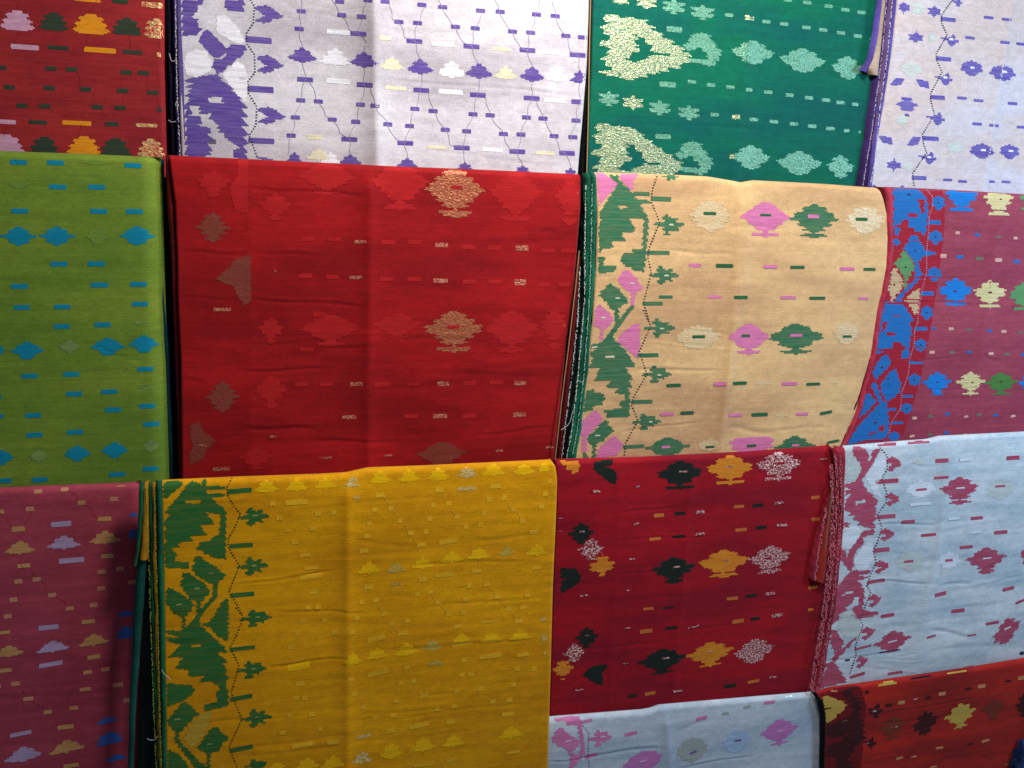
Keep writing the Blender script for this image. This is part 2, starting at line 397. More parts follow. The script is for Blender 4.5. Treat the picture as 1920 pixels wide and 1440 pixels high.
def thread(sr, pts, rad, mat, dy=-.004, name='loose_thread', parent=None):
    P = np.array(pts, float); n = 5 if len(P) < 40 else 5
    d = np.concatenate([[0], np.cumsum(np.hypot(*np.diff(P, axis=0).T))]); m_ = max(6, int(d[-1]/6)); t = np.linspace(0, d[-1], m_)
    x, y = np.interp(t, d, P[:, 0]), np.interp(t, d, P[:, 1])
    if len(P) > 2:
        k = np.array([.25, .5, .25]); x[1:-1] = np.convolve(x, k, 'same')[1:-1]; y[1:-1] = np.convolve(y, k, 'same')[1:-1]
    X, Z = onplane(x, y, sr.y0+dy); V, Fc = [], []
    for i in range(m_):
        j = min(m_-1, i+1); h = max(0, i-1); tx, tz = X[j]-X[h], Z[j]-Z[h]; L = math.hypot(tx, tz) or 1; px_, pz = -tz/L, tx/L
        for k in range(5):
            a = 2*math.pi*k/5; V.append((X[i]+px_*rad*math.cos(a), sr.y0+dy+rad*math.sin(a), Z[i]+pz*rad*math.cos(a)))
    for i in range(m_-1):
        for k in range(5): Fc.append((i*5+k, i*5+(k+1) % 5, (i+1)*5+(k+1) % 5, (i+1)*5+k))
    return link(name, V, Fc, mat, sr.obj, smooth=True)
# ================================================================== backing
def box(name, lo, hi, mat, kind=None, bev=0):
    x0, y0, z0 = lo; x1, y1, z1 = hi
    V = [(x, y, z) for x in (x0, x1) for y in (y0, y1) for z in (z0, z1)]
    o = link(name, V, [(0, 1, 3, 2), (4, 6, 7, 5), (0, 4, 5, 1), (2, 3, 7, 6), (0, 2, 6, 4), (1, 5, 7, 3)], mat, None, kind=kind)
    return o
dark = cloth('dark backing', (16, 17, 20), streak=.1, sheen=0)
box('backdrop_wall', (-1.6, .12, -1.9), (2.9, .16, 1.2), dark, 'structure')
Y1, Y2, Y3 = 0.0, -.038, -.066

# shared yarn and thread materials
thr_white = yarn('white cut threads', (205, 200, 200)); thr_gold = yarn('tan cord', (186, 140, 92))

# ================================================================== ROW 1
# --- red saree with lilac, green and orange lotuses
A = Saree('saree', 'red saree with lilac, orange and dark green lotus rows, in the top left corner', Y1,
    [(-110, -90), (308, -86)], [(-110, 318), (313, 332)], [(-110, -90), (-110, 318)], [(306, -86), (307, 120), (313, 332)],
    cloth('brick red cotton', (170, 46, 46), (150, 36, 44)), seed=11, nrand=8, amp=.8)
lil = yarn('lilac yarn', (214, 160, 186)); dgr = yarn('bottle green yarn', (52, 66, 50)); org = yarn('orange yarn', (236, 150, 28))
zr = zari('gold thread on red', (255, 205, 140), (196, 60, 50), .8)
z = (0, 0, 3)
put(A, 'dome', lil, [(97, 115, 180, 112), (30, 812, 210, 112)], z); put(A, 'dome', dgr, [(302, 120, 150, 102), (715, 148, 158, 96), (250, 822, 160, 105), (652, 830, 165, 105)], z)
put(A, 'dome', org, [(512, 135, 195, 112), (472, 822, 178, 112)], z); put(A, 'dome', zr, [(880, 160, 130, 112), (850, 832, 140, 104)], z)
put(A, 'dash', lil, [(140, 265, 160, 28), (35, 685, 110, 24)], z); put(A, 'dash', org, [(562, 282, 182, 28), (432, 692, 165, 24), (492, 2, 150, 16)], z)
put(A, 'dash', dgr, [(328, 268, 118, 22), (747, 294, 112, 22), (215, 688, 104, 22), (630, 698, 78, 24), (675, 8, 90, 24)], z)
put(A, 'dash', zr, [(905, 308, 45, 26), (825, 705, 120, 20), (855, 28, 118, 30)], z)
put(A, 'dash', dgr, [(5, 380), (287, 385), (402, 390), (712, 407), (808, 411), (53, 490), (278, 495), (481, 502), (692, 510), (860, 520), (124, 594), (252, 597), (548, 603), (677, 606), (918, 617)], z, dflt=(64, 24))
vn = yarn('red vine yarn', (150, 40, 44))
for P in ([(115, 0), (92, 60)], [(110, 180), (80, 250)], [(545, 0), (505, 80)], [(505, 190), (470, 280)], [(440, 400), (460, 500)], [(300, 520), (255, 590)], [(720, 190), (745, 290)], [(825, 420), (835, 500), (860, 520)],
          [(885, 530), (895, 600), (918, 617)], [(545, 500), (500, 600)], [(710, 520), (680, 606)], [(45, 700), (20, 770)], [(460, 700), (440, 770)], [(870, 715), (840, 770)], [(900, 220), (905, 300)]):
    A.line('vine_line', tr(z, P)[0], 1.1, vn)
A.flush()

# --- white saree with purple border and trailing purple sprigs
whiteC = cloth('white muslin', (220, 213, 220), (192, 184, 192), streak=.07, sheen=.2)
B = Saree('saree', 'white saree with purple border and rows of purple lotus sprigs joined by fine vines', Y1,
    [(330, -88), (1107, -62)], [(341, 330), (1083, 366)], [(330, -88), (335, 150), (341, 330)], [(1107, -62), (1101, 120), (1093, 240), (1083, 366)],
    whiteC, seed=3, nrand=9, amp=.8, ridges=[(697, -80, 706, 345, 13, 24)],
    creases=[(700, 145, 1095, 180, 1.3, 3), (560, 22, 690, 40, .9, 3), (720, 60, 900, 66, .7, 6), (480, 255, 690, 262, .6, 7)])
pur = yarn('purple yarn', (92, 66, 154), (180, 172, 200), .09); wmo = yarn('thick white yarn', (238, 235, 242)); crm = yarn('cream yarn', (228, 220, 190)); pgy = yarn('grey thread', (104, 100, 112))
fine = yarn('fine purple thread', (150, 140, 170))
z = (0, 0, 3)
shape(B, 'border_leaf', z, pur, [(1025, 0), (1150, 0), (1118, 36), (1096, 84), (1070, 96), (1120, 112), (1112, 152), (1140, 168), (1100, 196), (1025, 200)])
shape(B, 'border_leaf', z, pur, [(1262, 0), (1372, 0), (1372, 64), (1275, 58)])
shape(B, 'border_stem', z, pur, [(1165, 160), (1282, 278), (1262, 300), (1238, 324), (1200, 322), (1116, 228), (1140, 188)])
shape(B, 'border_leaf', z, pur, [(1290, 248), (1382, 258), (1378, 296), (1230, 420), (1200, 385), (1200, 335), (1262, 330)])
shape(B, 'border_tree', z, pur, [(1215, 414), (1284, 478), (1350, 552), (1386, 608), (1364, 602), (1386, 660), (1366, 658), (1390, 712), (1370, 712), (1394, 764), (1372, 764), (1396, 818), (1374, 818), (1398, 900),
    (1335, 900), (1308, 845), (1356, 825), (1275, 786), (1262, 744), (1224, 741), (1236, 705), (1185, 675), (1188, 636), (1116, 639), (1134, 594), (1074, 594), (1074, 650), (1134, 654), (1125, 705), (1185, 720), (1176, 756), (1200, 785), (1176, 804), (1192, 870), (1146, 876), (1164, 900),
    (1050, 900), (1041, 585), (1080, 549), (1040, 540), (1086, 495), (1038, 495), (1086, 465), (1044, 456), (1065, 441), (1140, 426)], [(1180, 540), (1254, 543), (1254, 580), (1176, 577)])
shape(B, 'pale_flower', z, wmo, [(1220, 90), (1265, 84), (1335, 150), (1374, 225), (1366, 246), (1320, 240), (1215, 180)])
shape(B, 'pale_flower', z, wmo, [(1050, 300), (1100, 275), (1160, 290), (1195, 350), (1185, 400), (1110, 435), (1050, 420), (1032, 350)])
shape(B, 'pale_flower', z, wmo, [(1250, 420), (1330, 340), (1375, 370), (1395, 450), (1390, 520), (1380, 580), (1330, 530)])
shape(B, 'selvage_band', z, pur, [(1000, -260), (1014, -260), (1020, 150), (1034, 450), (1046, 1000), (1020, 1000), (1012, 450), (1004, 150)], row=4, jit=0)
put(B, 'side', pur, [(1512, 82, 148, 104), (1520, 362, 142, 104), (1528, 650, 146, 100), (1490, 895, 90, 20)], z)
put(B, 'dash', pur, [(1455, 225, 148, 34), (1465, 502, 150, 34), (1470, 792, 148, 30)], z); put(B, 'dash', pgy, [(1365, 438, 42, 16), (1195, 796, 42, 24)], z)
B.dots(tr(z, [(1410, 0), (1432, 36), (1425, 130), (1385, 190), (1388, 245), (1432, 308), (1434, 410), (1395, 456), (1398, 525), (1445, 602), (1440, 705), (1402, 762), (1450, 890)])[0], yarn('dark purple dots', (60, 50, 90)), 3.2, 5.6)
lot = [(567, 103, 52, 28), (683, 112, 50, 29), (788, 125, 48, 28), (898, 133, 50, 28), (998, 139, 44, 28), (1087, 145, 32, 26), (552, 298, 30, 26), (657, 301, 42, 22), (764, 307, 38, 22), (872, 314, 32, 20), (980, 320, 34, 20), (1070, 325, 32, 20)]
put(B, 'lotus', pur, lot); put(B, 'lotus', wmo, [(628, 107, 54, 34), (847, 130, 50, 32), (1042, 138, 46, 30), (620, 300, 40, 30)]); put(B, 'lotus', crm, [(735, 120, 42, 26), (948, 137, 40, 26), (598, 290, 44, 24)])
put(B, 'dash', pur, [(572, 149), (684, 159), (790, 169), (896, 178), (997, 184), (1086, 191), (672, 63), (777, 77), (884, 87), (989, 94), (1083, 103), (655, 261), (760, 268), (866, 277), (970, 284), (1063, 287)], dflt=(30, 8.5))
sm = [(565, 21), (561, 54), (641, 28), (678, 31), (722, 3), (748, 41), (783, 43), (791, 9), (830, 13), (854, 50), (891, 53), (901, 20), (938, 22), (961, 59), (995, 61), (1006, 27), (1041, 30), (1061, 67), (1092, 70), (637, 3), (690, 0),
      (564, 188), (597, 190), (554, 220), (623, 224), (676, 196), (703, 198), (546, 254), (667, 228), (727, 233), (778, 204), (812, 208), (768, 236), (835, 243), (887, 214), (919, 216), (875, 246), (944, 251), (987, 220), (1018, 222), (977, 252), (1039, 255), (1080, 226), (1074, 257)]
put(B, 'dash', pur, sm, dflt=(17, 7.5))
put(B, 'dash', wmo, [(634, 60, 44, 9), (634, 152, 46, 9), (845, 172, 46, 9), (830, 83, 44, 8), (1040, 188, 40, 8), (923, 280, 40, 8), (1030, 98, 38, 8)]); put(B, 'dash', crm, [(722, 71, 22, 8), (742, 165, 40, 7), (1022, 287, 36, 7), (590, 257, 30, 9), (818, 276, 36, 7), (940, 92, 36, 6)])
VL = [[(565, 0), (565, 21), (561, 54), (567, 90)], [(567, 117), (572, 149), (564, 188), (554, 220), (546, 254), (540, 290)], [(580, 152), (597, 190), (610, 215), (623, 224), (640, 250), (655, 261), (657, 290)],
      [(622, 0), (641, 28), (655, 55), (672, 63), (687, 80), (683, 98)], [(690, 0), (678, 31), (672, 63)], [(683, 127), (684, 159), (676, 196), (667, 228), (655, 261)], [(694, 160), (703, 198), (727, 233), (742, 262), (760, 268), (764, 297)],
      [(730, 5), (735, 35), (748, 41), (760, 70), (777, 77), (788, 111)], [(797, 12), (783, 43), (777, 77)], [(790, 139), (790, 169), (778, 204), (768, 236), (760, 268)], [(803, 172), (812, 208), (835, 243), (846, 272), (866, 277), (872, 304)],
      [(822, 0), (830, 13), (845, 45), (854, 50), (868, 80), (884, 87), (896, 119)], [(905, 23), (891, 53), (884, 87)], [(898, 147), (896, 178), (887, 214), (875, 246), (866, 277)], [(910, 181), (919, 216), (944, 251), (955, 280), (970, 284), (980, 312)],
      [(928, 0), (938, 22), (950, 52), (961, 59), (975, 90), (989, 94), (998, 124)], [(1012, 0), (1006, 27), (995, 61), (989, 94)], [(998, 153), (997, 184), (987, 220), (977, 252), (970, 284)], [(1006, 187), (1018, 222), (1039, 255), (1050, 283), (1063, 287), (1070, 316)],
      [(1035, 0), (1041, 30), (1055, 62), (1061, 67), (1072, 98), (1083, 103), (1087, 132)], [(1087, 158), (1086, 191), (1080, 226), (1070, 265)]]
for P in VL: B.line('vine_line', P, .9, fine, lift=.00038)
B.flush()
navy = cloth('navy outer fold', (24, 24, 58), streak=.1, sheen=.1); deepp = cloth('purple selvage', (70, 52, 130), (50, 40, 96), streak=.15)  # outer stack is blue-black cloth in its own colour
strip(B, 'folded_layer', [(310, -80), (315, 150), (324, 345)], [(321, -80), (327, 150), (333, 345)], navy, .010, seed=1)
strip(B, 'folded_layer', [(321, -80), (327, 150), (333, 345)], [(332, -80), (337, 150), (343, 345)], deepp, .004, seed=2)
fray(B, [(328, -60), (330, 80), (333, 200), (338, 290)], thr_white, -.003)
thread(B, [(317, 100), (322, 118), (330, 112)], .0004, thr_white); thread(B, [(333, 188), (328, 195), (331, 202), (336, 198)], .0004, thr_white); thread(B, [(316, 225), (320, 229), (330, 228)], .0004, thr_white)

# --- emerald saree with gold paisley birds
C = Saree('saree', 'emerald green saree with large glinting gold paisley motifs along its left side', Y1+.004,
    [(1112, -70), (1662, -48)], [(1100, 362), (1610, 388)], [(1112, -70), (1108, 120), (1103, 250), (1100, 362)], [(1662, -48), (1650, 60), (1634, 180), (1610, 388)],
    cloth('emerald cotton', (2, 106, 80), (2, 92, 86), streak=.12), seed=5, nrand=12, amp=.6, ridges=[(1414, -60, 1372, 350, 5, 14)],
    creases=[(1290, 165, 1330, 172, .8, 3), (1130, 230, 1600, 250, .5, 5)])
gz = zari('lit gold zari', (196, 202, 158), (56, 140, 106), .85, .30, 1., .75); sz = zari('unlit gold zari', (112, 170, 142), (30, 124, 96), .9, .42, .9, .35)  # same thread twice: pale copy carries lamp glare, teal copy is unlit
z = (1080, 0, 3)
bird = [(150, 80), (240, 85), (240, 105), (280, 95), (395, 115), (400, 135), (435, 152), (435, 170), (485, 190), (490, 210), (545, 230), (545, 250), (600, 265), (605, 290), (640, 300), (640, 345), (580, 370), (580, 385), (520, 385), (530, 405), (460, 400), (460, 420), (400, 415),
        (400, 435), (340, 430), (335, 452), (240, 438), (245, 415), (230, 420), (220, 430), (140, 415), (140, 398), (215, 400), (175, 365), (150, 330), (185, 300), (185, 280), (190, 265), (140, 258), (135, 228), (190, 232), (200, 220), (145, 160), (185, 125), (155, 105)]
eye = [(320, 190), (360, 200), (430, 265), (430, 295), (530, 305), (530, 318), (440, 310), (390, 330), (350, 355), (290, 340), (285, 325), (360, 280), (330, 240), (345, 215)]
tail = [(605, 265), (620, 240), (640, 235), (635, 215), (665, 190), (700, 180), (750, 200), (755, 225), (780, 235), (790, 270), (810, 280), (815, 310), (790, 350), (760, 375), (690, 355), (620, 350), (640, 330), (740, 335), (740, 310), (690, 262), (655, 280), (640, 285)]
for dx, dy in ((0, 0), (-48, 612), (40, -580)):
    mv = lambda P: [(x+dx, y+dy) for x, y in P]
    cut = lambda P: mv([p for p in P])
    shape(C, 'paisley_motif', z, gz, mv(bird), mv(eye), tooth=2, jit=3); shape(C, 'paisley_tail', z, sz, mv(tail), jit=3)
put(C, 'butterfly', gz, [(320, 578, 115, 80), (250, 2, 100, 40), (395, 15, 120, 70)], z); put(C, 'butterfly', sz, [(185, 555, 112, 82), (470, 607, 118, 82), (635, 635, 118, 82), (550, 38, 128, 82), (712, 70, 130, 84)], z)
put(C, 'dash', sz, [(860, 85), (1070, 122), (1170, 135), (1295, 155), (1390, 168), (1490, 185), (1585, 203), (1660, 218, 16, 14), (1190, 0), (1300, 14), (1420, 35), (1515, 55), (1605, 70), (652, 460), (760, 478), (868, 490), (973, 505, 38, 20), (1080, 518), (1200, 535), (1310, 550), (1405, 563), (1487, 577), (1570, 587, 34, 18),
    (780, 645), (1000, 672), (1112, 684), (1225, 697), (1328, 710), (1430, 723), (1522, 735, 32, 18), (1595, 742, 12, 14), (553, 165, 88, 30), (515, 475, 92, 30), (490, 768, 88, 26)], z, dflt=(48, 19))
put(C, 'dash', gz, [(975, 100, 50, 26), (900, 658, 46, 24), (875, 880, 26, 26)], z)
put(C, 'diamond', sz, [(995, 295, 245, 132), (1275, 340, 260, 134), (1528, 382, 178, 130), (985, 885, 215, 135), (1255, 917, 255, 134), (1488, 938, 146, 130)], z)
C.flush()
dkg = cloth('deep green fold', (8, 52, 40), streak=.1, sheen=.1)
strip(C, 'folded_layer', [(1097, -70), (1095, 150), (1085, 340)], [(1107, -70), (1104, 150), (1097, 340)], cloth('black green fold', (10, 20, 18), sheen=0), .012, seed=4)
strip(C, 'folded_layer', [(1108, -70), (1106, 140), (1100, 345)], [(1116, -70), (1112, 140), (1107, 345)], dkg, .003, seed=5)
thread(C, [(1108, -40), (1105, 100), (1103, 220), (1100, 324)], .00085, thr_gold, -.004, 'hem_cord')

# --- white saree with violet flowers
Dd = Saree('saree', 'white saree with small violet flowers and crosses, in the top right corner', Y1-.004,
    [(1681, -72), (1990, -60)], [(1618, 382), (1990, 402)], [(1681, -72), (1681, 0), (1671, 90), (1656, 190), (1640, 280), (1618, 382)], [(1990, -60), (1990, 402)],
    cloth('soft white cotton', (216, 208, 216), (218, 200, 196), streak=.07), seed=8, nrand=7, amp=.7, ridges=[(1905, -60, 1838, 360, 5, 16)])
vio = yarn('violet yarn', (94, 80, 170), (200, 192, 214), .09); sil = yarn('pale silver yarn', (206, 212, 206))
z = (1560, 0, 5.3333); z5 = (1560, 250, 5.3333)
put(Dd, 'cross', vio, [(720, 72, 125, 140), (1025, 115, 135, 145), (840, 375, 155, 140)], z); put(Dd, 'cross', vio, [(620, 318, 152, 135)], z5)
put(Dd, 'petals', vio, [(1178, 400, 190, 120), (1120, 788, 186, 122), (1040, 1186, 194, 126), (1250, 18, 120, 90)], z); put(Dd, 'petals', vio, [(960, 245, 188, 122), (700, 530, 40, 30), (410, 526, 60, 30)], z5)
put(Dd, 'leaf', vio, [(650, 818, 150, 75), (820, 1412, 140, 90)], z); put(Dd, 'leafb', vio, [(905, 838, 136, 82), (535, 1400, 142, 80)], z); put(Dd, 'tree', vio, [(750, 1055, 190, 215)], z)
put(Dd, 'dash', vio, [(1160, 195, 152, 40), (1115, 588, 155, 42), (1055, 975, 150, 42), (985, 1385, 165, 42)], z); put(Dd, 'dash', vio, [(870, 445, 148, 40)], z5)
put(Dd, 'dash', vio, [(1565, 175), (1745, 195), (1380, 378), (1728, 425), (1890, 440), (1300, 980), (1465, 1005), (1805, 1035), (1450, 1240), (1620, 1255), (1895, 1272)], z, dflt=(96, 28)); put(Dd, 'dash', vio, [(1155, 465), (1305, 480), (1600, 482, 60, 24), (1740, 485)], z5, dflt=(88, 24))
put(Dd, 'rosette', vio, [(1395, 680, 222, 156), (1705, 727, 252, 160)], z); put(Dd, 'rosette', vio, [(1500, 175, 238, 152), (1775, 182, 192, 150)], z5); put(Dd, 'rosette', sil, [(1230, 140, 180, 120), (760, 330, 120, 90)], z5)
put(Dd, 'rosette', sil, [(860, 80, 140, 120), (790, 690, 220, 150), (1000, 370, 60, 120), (700, 1200, 130, 110)], z, lift=.00038)
wd = yarn('flower eye white', (240, 236, 244)); put(Dd, 'dash', wd, [(1400, 676, 40, 20), (1722, 718, 50, 22), (1190, 392, 40, 22), (1130, 775, 40, 22)], z, lift=.0008); put(Dd, 'dash', wd, [(1510, 168, 50, 20), (1785, 176, 46, 20), (970, 238, 40, 18)], z5, lift=.0008)
dk = yarn('dark violet dots', (56, 50, 76))
Dd.dots(tr(z, [(1260, -80), (1195, 10), (1095, 150), (1095, 230), (1150, 350), (1040, 540), (1050, 610), (1100, 720), (985, 935), (985, 1000), (1025, 1150), (905, 1340), (915, 1440), (945, 1530)])[0], dk, 2.9, 4.6); Dd.dots(tr(z5, [(945, 195), (805, 400), (820, 530)])[0], dk, 2.9, 4.6)
Dd.flush()
vs = cloth('violet selvage', (98, 84, 176), (80, 66, 140), streak=.1); mau = cloth('mauve fold', (120, 92, 140), (96, 70, 120), streak=.15); dpu = cloth('dark purple fold', (62, 42, 98), (44, 30, 76), streak=.15); bei = cloth('beige inner layer', (196, 174, 152), (176, 152, 132), streak=.1)
strip(Dd, 'selvage', [(1676, -72), (1674, 0), (1664, 90), (1651, 190), (1637, 260), (1626, 350)], [(1684, -72), (1682, 0), (1673, 90), (1658, 190), (1646, 260), (1636, 350)], vs, -.0015, .25, .3)
strip(Dd, 'folded_layer', [(1666, -72), (1664, 0), (1655, 90), (1647, 190), (1634, 250), (1629, 360)], [(1676, -72), (1675, 0), (1666, 90), (1655, 190), (1641, 250), (1634, 360)], mau, .002, .7, 1.0, seed=3)
strip(Dd, 'folded_layer', [(1655, -72), (1652, 0), (1644, 80), (1637, 140), (1630, 200), (1612, 360)], [(1668, -72), (1666, 0), (1656, 80), (1650, 140), (1645, 200), (1632, 360)], dpu, .006, .7, .8, seed=6)
strip(Dd, 'folded_layer', [(1640, 120), (1630, 190), (1614, 300), (1602, 370)], [(1652, 120), (1646, 190), (1630, 300), (1618, 370)], dpu, .004, .5, .5, seed=7, roll=False)
strip(Dd, 'turned_flap', [(1651, -72), (1650, 0), (1643, 60), (1636, 100), (1621, 126), (1632, 140)], [(1666, -72), (1662, 0), (1656, 60), (1652, 100), (1649, 136), (1648, 142)], bei, -.001, .4, .3, seed=8)
strip(Dd, 'flap_selvage', [(1648, -72), (1648, 0), (1640, 60), (1630, 110), (1614, 132)], [(1656, -72), (1655, 0), (1648, 60), (1638, 112), (1625, 137)], vs, -.003, .4, .3, seed=9)
fray(Dd, [(1675, -60), (1673, 0), (1664, 100), (1650, 200), (1640, 300), (1632, 345)], thr_white, -.004, 1.2); fray(Dd, [(1662, 0), (1655, 90), (1644, 175), (1632, 260), (1618, 345)], yarn('mauve threads', (190, 160, 190)), -.004, 1.2)
# ================================================================== ROW 2
# --- lime saree
E = Saree('saree', 'lime green saree with blue diamonds and dashes, at the left edge of the middle row', Y2,
    [(-110, 277), (0, 283), (150, 288), (300, 295)], [(-110, 952), (318, 935)], [(-110, 277), (-110, 952)], [(300, 295), (303, 560), (312, 700), (320, 935)],
    cloth('lime cotton', (126, 150, 50), (104, 138, 46), streak=.14), seed=21, nrand=12, amp=.8, rr=.022,
    creases=[(100, 770, 300, 760, .6, 4), (0, 845, 120, 850, .8, 5), (150, 640, 300, 690, .5, 4)])
blu = yarn('turquoise yarn', (10, 138, 168)); gg = yarn('grey green thread', (112, 144, 58))
z = (0, 270, 4.8); z2 = (0, 560, 4)
put(E, 'dash', blu, [(168, 163), (500, 168), (1198, 193), (520, 385), (870, 387), (180, 602), (890, 605), (1210, 607), (530, 1080), (868, 1078), (175, 1280), (897, 1268), (1247, 1262)], z, dflt=(155, 42))
put(E, 'dash', blu, [(165, 65), (468, 60), (1050, 40), (465, 208), (770, 195), (222, 580), (535, 567), (1090, 527), (555, 714), (820, 697), (850, 832), (1105, 805), (250, 875), (1135, 940), (258, 1022), (565, 1000), (880, 1318), (1130, 1275), (300, 1357), (30, 1365), (2, 880, 50, 30), (2, 735, 20, 30)], z2, dflt=(122, 34))
put(E, 'diamond', blu, [(170, 830, 300, 172), (515, 828, 300, 172), (1235, 825, 300, 168)], z); put(E, 'diamond', blu, [(205, 388, 240, 130), (808, 358, 245, 130), (1080, 338, 215, 128), (0, 385, 70, 66), (580, 1160, 208, 115), (860, 1135, 208, 115), (10, 1190, 190, 112)], z2)
put(E, 'diamond', gg, [(880, 830, 220, 150), (860, 170, 300, 30), (170, 370, 200, 60)], z, lift=.00038); put(E, 'diamond', yarn('grey thread on lime', (122, 148, 82)), [(520, 360, 150, 100), (1130, 1105, 130, 90), (1045, 182, 110, 26), (1095, 665, 110, 24), (290, 1180, 130, 100)], z2, lift=.00038)
E.flush()
strip(E, 'folded_layer', [(298, 296), (300, 400), (302, 560), (309, 700), (318, 905)], [(307, 300), (308, 400), (311, 560), (320, 700), (327, 905)], cloth('teal fold', (12, 66, 78), (10, 40, 50)), .018, .4, .4, seed=2, roll=True)

# --- red saree
Fr = Saree('saree', 'large plain red saree with sparse gold thread medallions, centre of the middle row', Y2,
    [(316, 291), (500, 300), (690, 309), (720, 311), (900, 318), (1090, 327)], [(341, 935), (1032, 912)], [(316, 291), (328, 380), (332, 480), (333, 560), (339, 680), (341, 935)], [(1090, 327), (1088, 400), (1080, 500), (1062, 650), (1050, 780), (1040, 870), (1032, 912)],
    cloth('scarlet cotton', (176, 22, 26), (148, 15, 22), streak=.16), seed=6, nrand=26, amp=.9, ridges=[(694, 300, 690, 900, 4.5, 12), (470, 300, 468, 900, .8, 5)],
    creases=[(465, 352, 690, 368, 2.0, 3.2), (335, 473, 470, 476, 1.6, 3), (480, 473, 610, 480, 1.4, 3), (333, 559, 460, 562, 1.2, 3), (460, 560, 688, 575, 2.0, 3.2), (450, 696, 620, 692, 2.0, 3), (345, 714, 380, 712, 1.6, 4),
             (450, 803, 595, 804, 2.4, 5), (580, 828, 760, 826, 1.7, 3.5), (880, 818, 1048, 800, 1.6, 4), (690, 630, 900, 640, 1., 5), (680, 730, 900, 720, 1., 8), (600, 655, 690, 650, 1, 4), (700, 350, 740, 354, .8, 3), (900, 690, 1060, 680, .9, 6)])
gd = zari('old gold on red', (190, 116, 76), (164, 52, 38), .75, .42, .9, .4); lr = yarn('self red yarn', (182, 28, 31)); br = zari('dull gold on red', (146, 70, 54), (142, 40, 36), .8, .5, .5, .3); ss = zari('silver dash on red', (214, 150, 116), (172, 44, 38), .6, .4, .9, .4)
put(Fr, 'medallion', gd, [(853, 362, 106, 92), (851, 622, 104, 78)]); put(Fr, 'diamond', br, [(828, 850, 96, 42), (399, 427, 58, 56), (417, 744, 58, 58)])
Fr.poly('half_medallion', [(470, 477), (471, 565), (458, 572), (445, 555), (438, 536), (422, 532), (405, 523), (420, 508), (432, 500), (440, 486)], br)
Fr.poly('leaf_motif', [(357, 795), (375, 792), (380, 808), (405, 826), (388, 842), (382, 860), (356, 872), (354, 850), (362, 838), (356, 815)], br)
put(Fr, 'dash', lr, [(856, 351, 22, 6), (850, 613, 22, 6)], lift=.0008); put(Fr, 'medallion', lr, [(750, 348, 105, 95), (967, 368, 96, 98), (1068, 376, 50, 92), (612, 335, 105, 60), (620, 620, 110, 60), (745, 612, 90, 50), (960, 622, 100, 80), (1040, 615, 50, 80), (516, 388, 60, 50), (508, 620, 44, 50), (400, 345, 60, 50), (508, 735, 60, 60), (480, 860, 60, 44)], lift=.00038, jit=4)
Fr.poly('leaf_motif', [(445, 300), (466, 300), (466, 440), (462, 400), (440, 395), (430, 350), (445, 330)], lr, lift=.00038)
put(Fr, 'dash', lr, [(577, 448), (627, 448), (728, 454), (778, 454), (878, 463), (928, 464), (1028, 470), (1064, 470), (573, 517), (623, 519), (725, 523), (776, 523), (880, 528), (928, 528), (1020, 533), (1060, 533), (565, 720), (612, 720), (720, 720), (775, 720), (880, 718), (930, 717), (770, 780), (880, 780), (715, 722), (600, 590), (575, 655)], dflt=(26, 8), lift=.00038)
put(Fr, 'dash', ss, [(735, 340, 18, 5), (957, 356, 16, 6), (1073, 360, 22, 6), (828, 459, 24, 8), (979, 465, 24, 10), (676, 453, 22, 6), (826, 526, 27, 8), (975, 529, 22, 11), (667, 520, 24, 6), (733, 612, 20, 4), (958, 613, 20, 7), (1056, 612, 20, 5), (831, 719, 22, 9), (975, 718, 22, 8), (825, 780, 27, 8), (974, 777, 24, 8),
    (668, 720, 24, 7), (655, 782, 26, 7), (513, 721, 18, 5), (417, 580, 34, 6), (608, 610, 24, 4), (610, 858, 24, 3), (415, 879, 32, 6), (516, 388, 14, 4), (516, 508, 5, 5), (515, 608, 5, 7), (936, 845, 14, 4), (1034, 838, 20, 4), (380, 834, 14, 4), (728, 854, 16, 3), (617, 334, 22, 3), (512, 818, 12, 4)])
Fr.flush()
drk = cloth('dark red fold', (122, 14, 20), (90, 10, 16)); blk = cloth('black red fold', (40, 6, 10), sheen=0)
strip(Fr, 'folded_layer', [(309, 291), (314, 400), (322, 520), (329, 700), (337, 925)], [(321, 292), (330, 380), (334, 480), (336, 560), (343, 925)], drk, .008, .5, .4, seed=3)
thread(Fr, [(1086, 470), (1079, 540), (1066, 650), (1052, 760), (1040, 868)], .0009, thr_gold, -.0035, 'hem_cord')
thread(Fr, [(1077, 520), (1060, 650), (1042, 780), (1030, 862)], .0006, drk, -.0012, 'hem_cord')
strip(Fr, 'folded_layer', [(1084, 480), (1072, 600), (1058, 740), (1044, 868), (1036, 905)], [(1090, 480), (1081, 600), (1066, 740), (1053, 868), (1044, 905)], drk, .004, .5, .3, seed=5, roll=False)

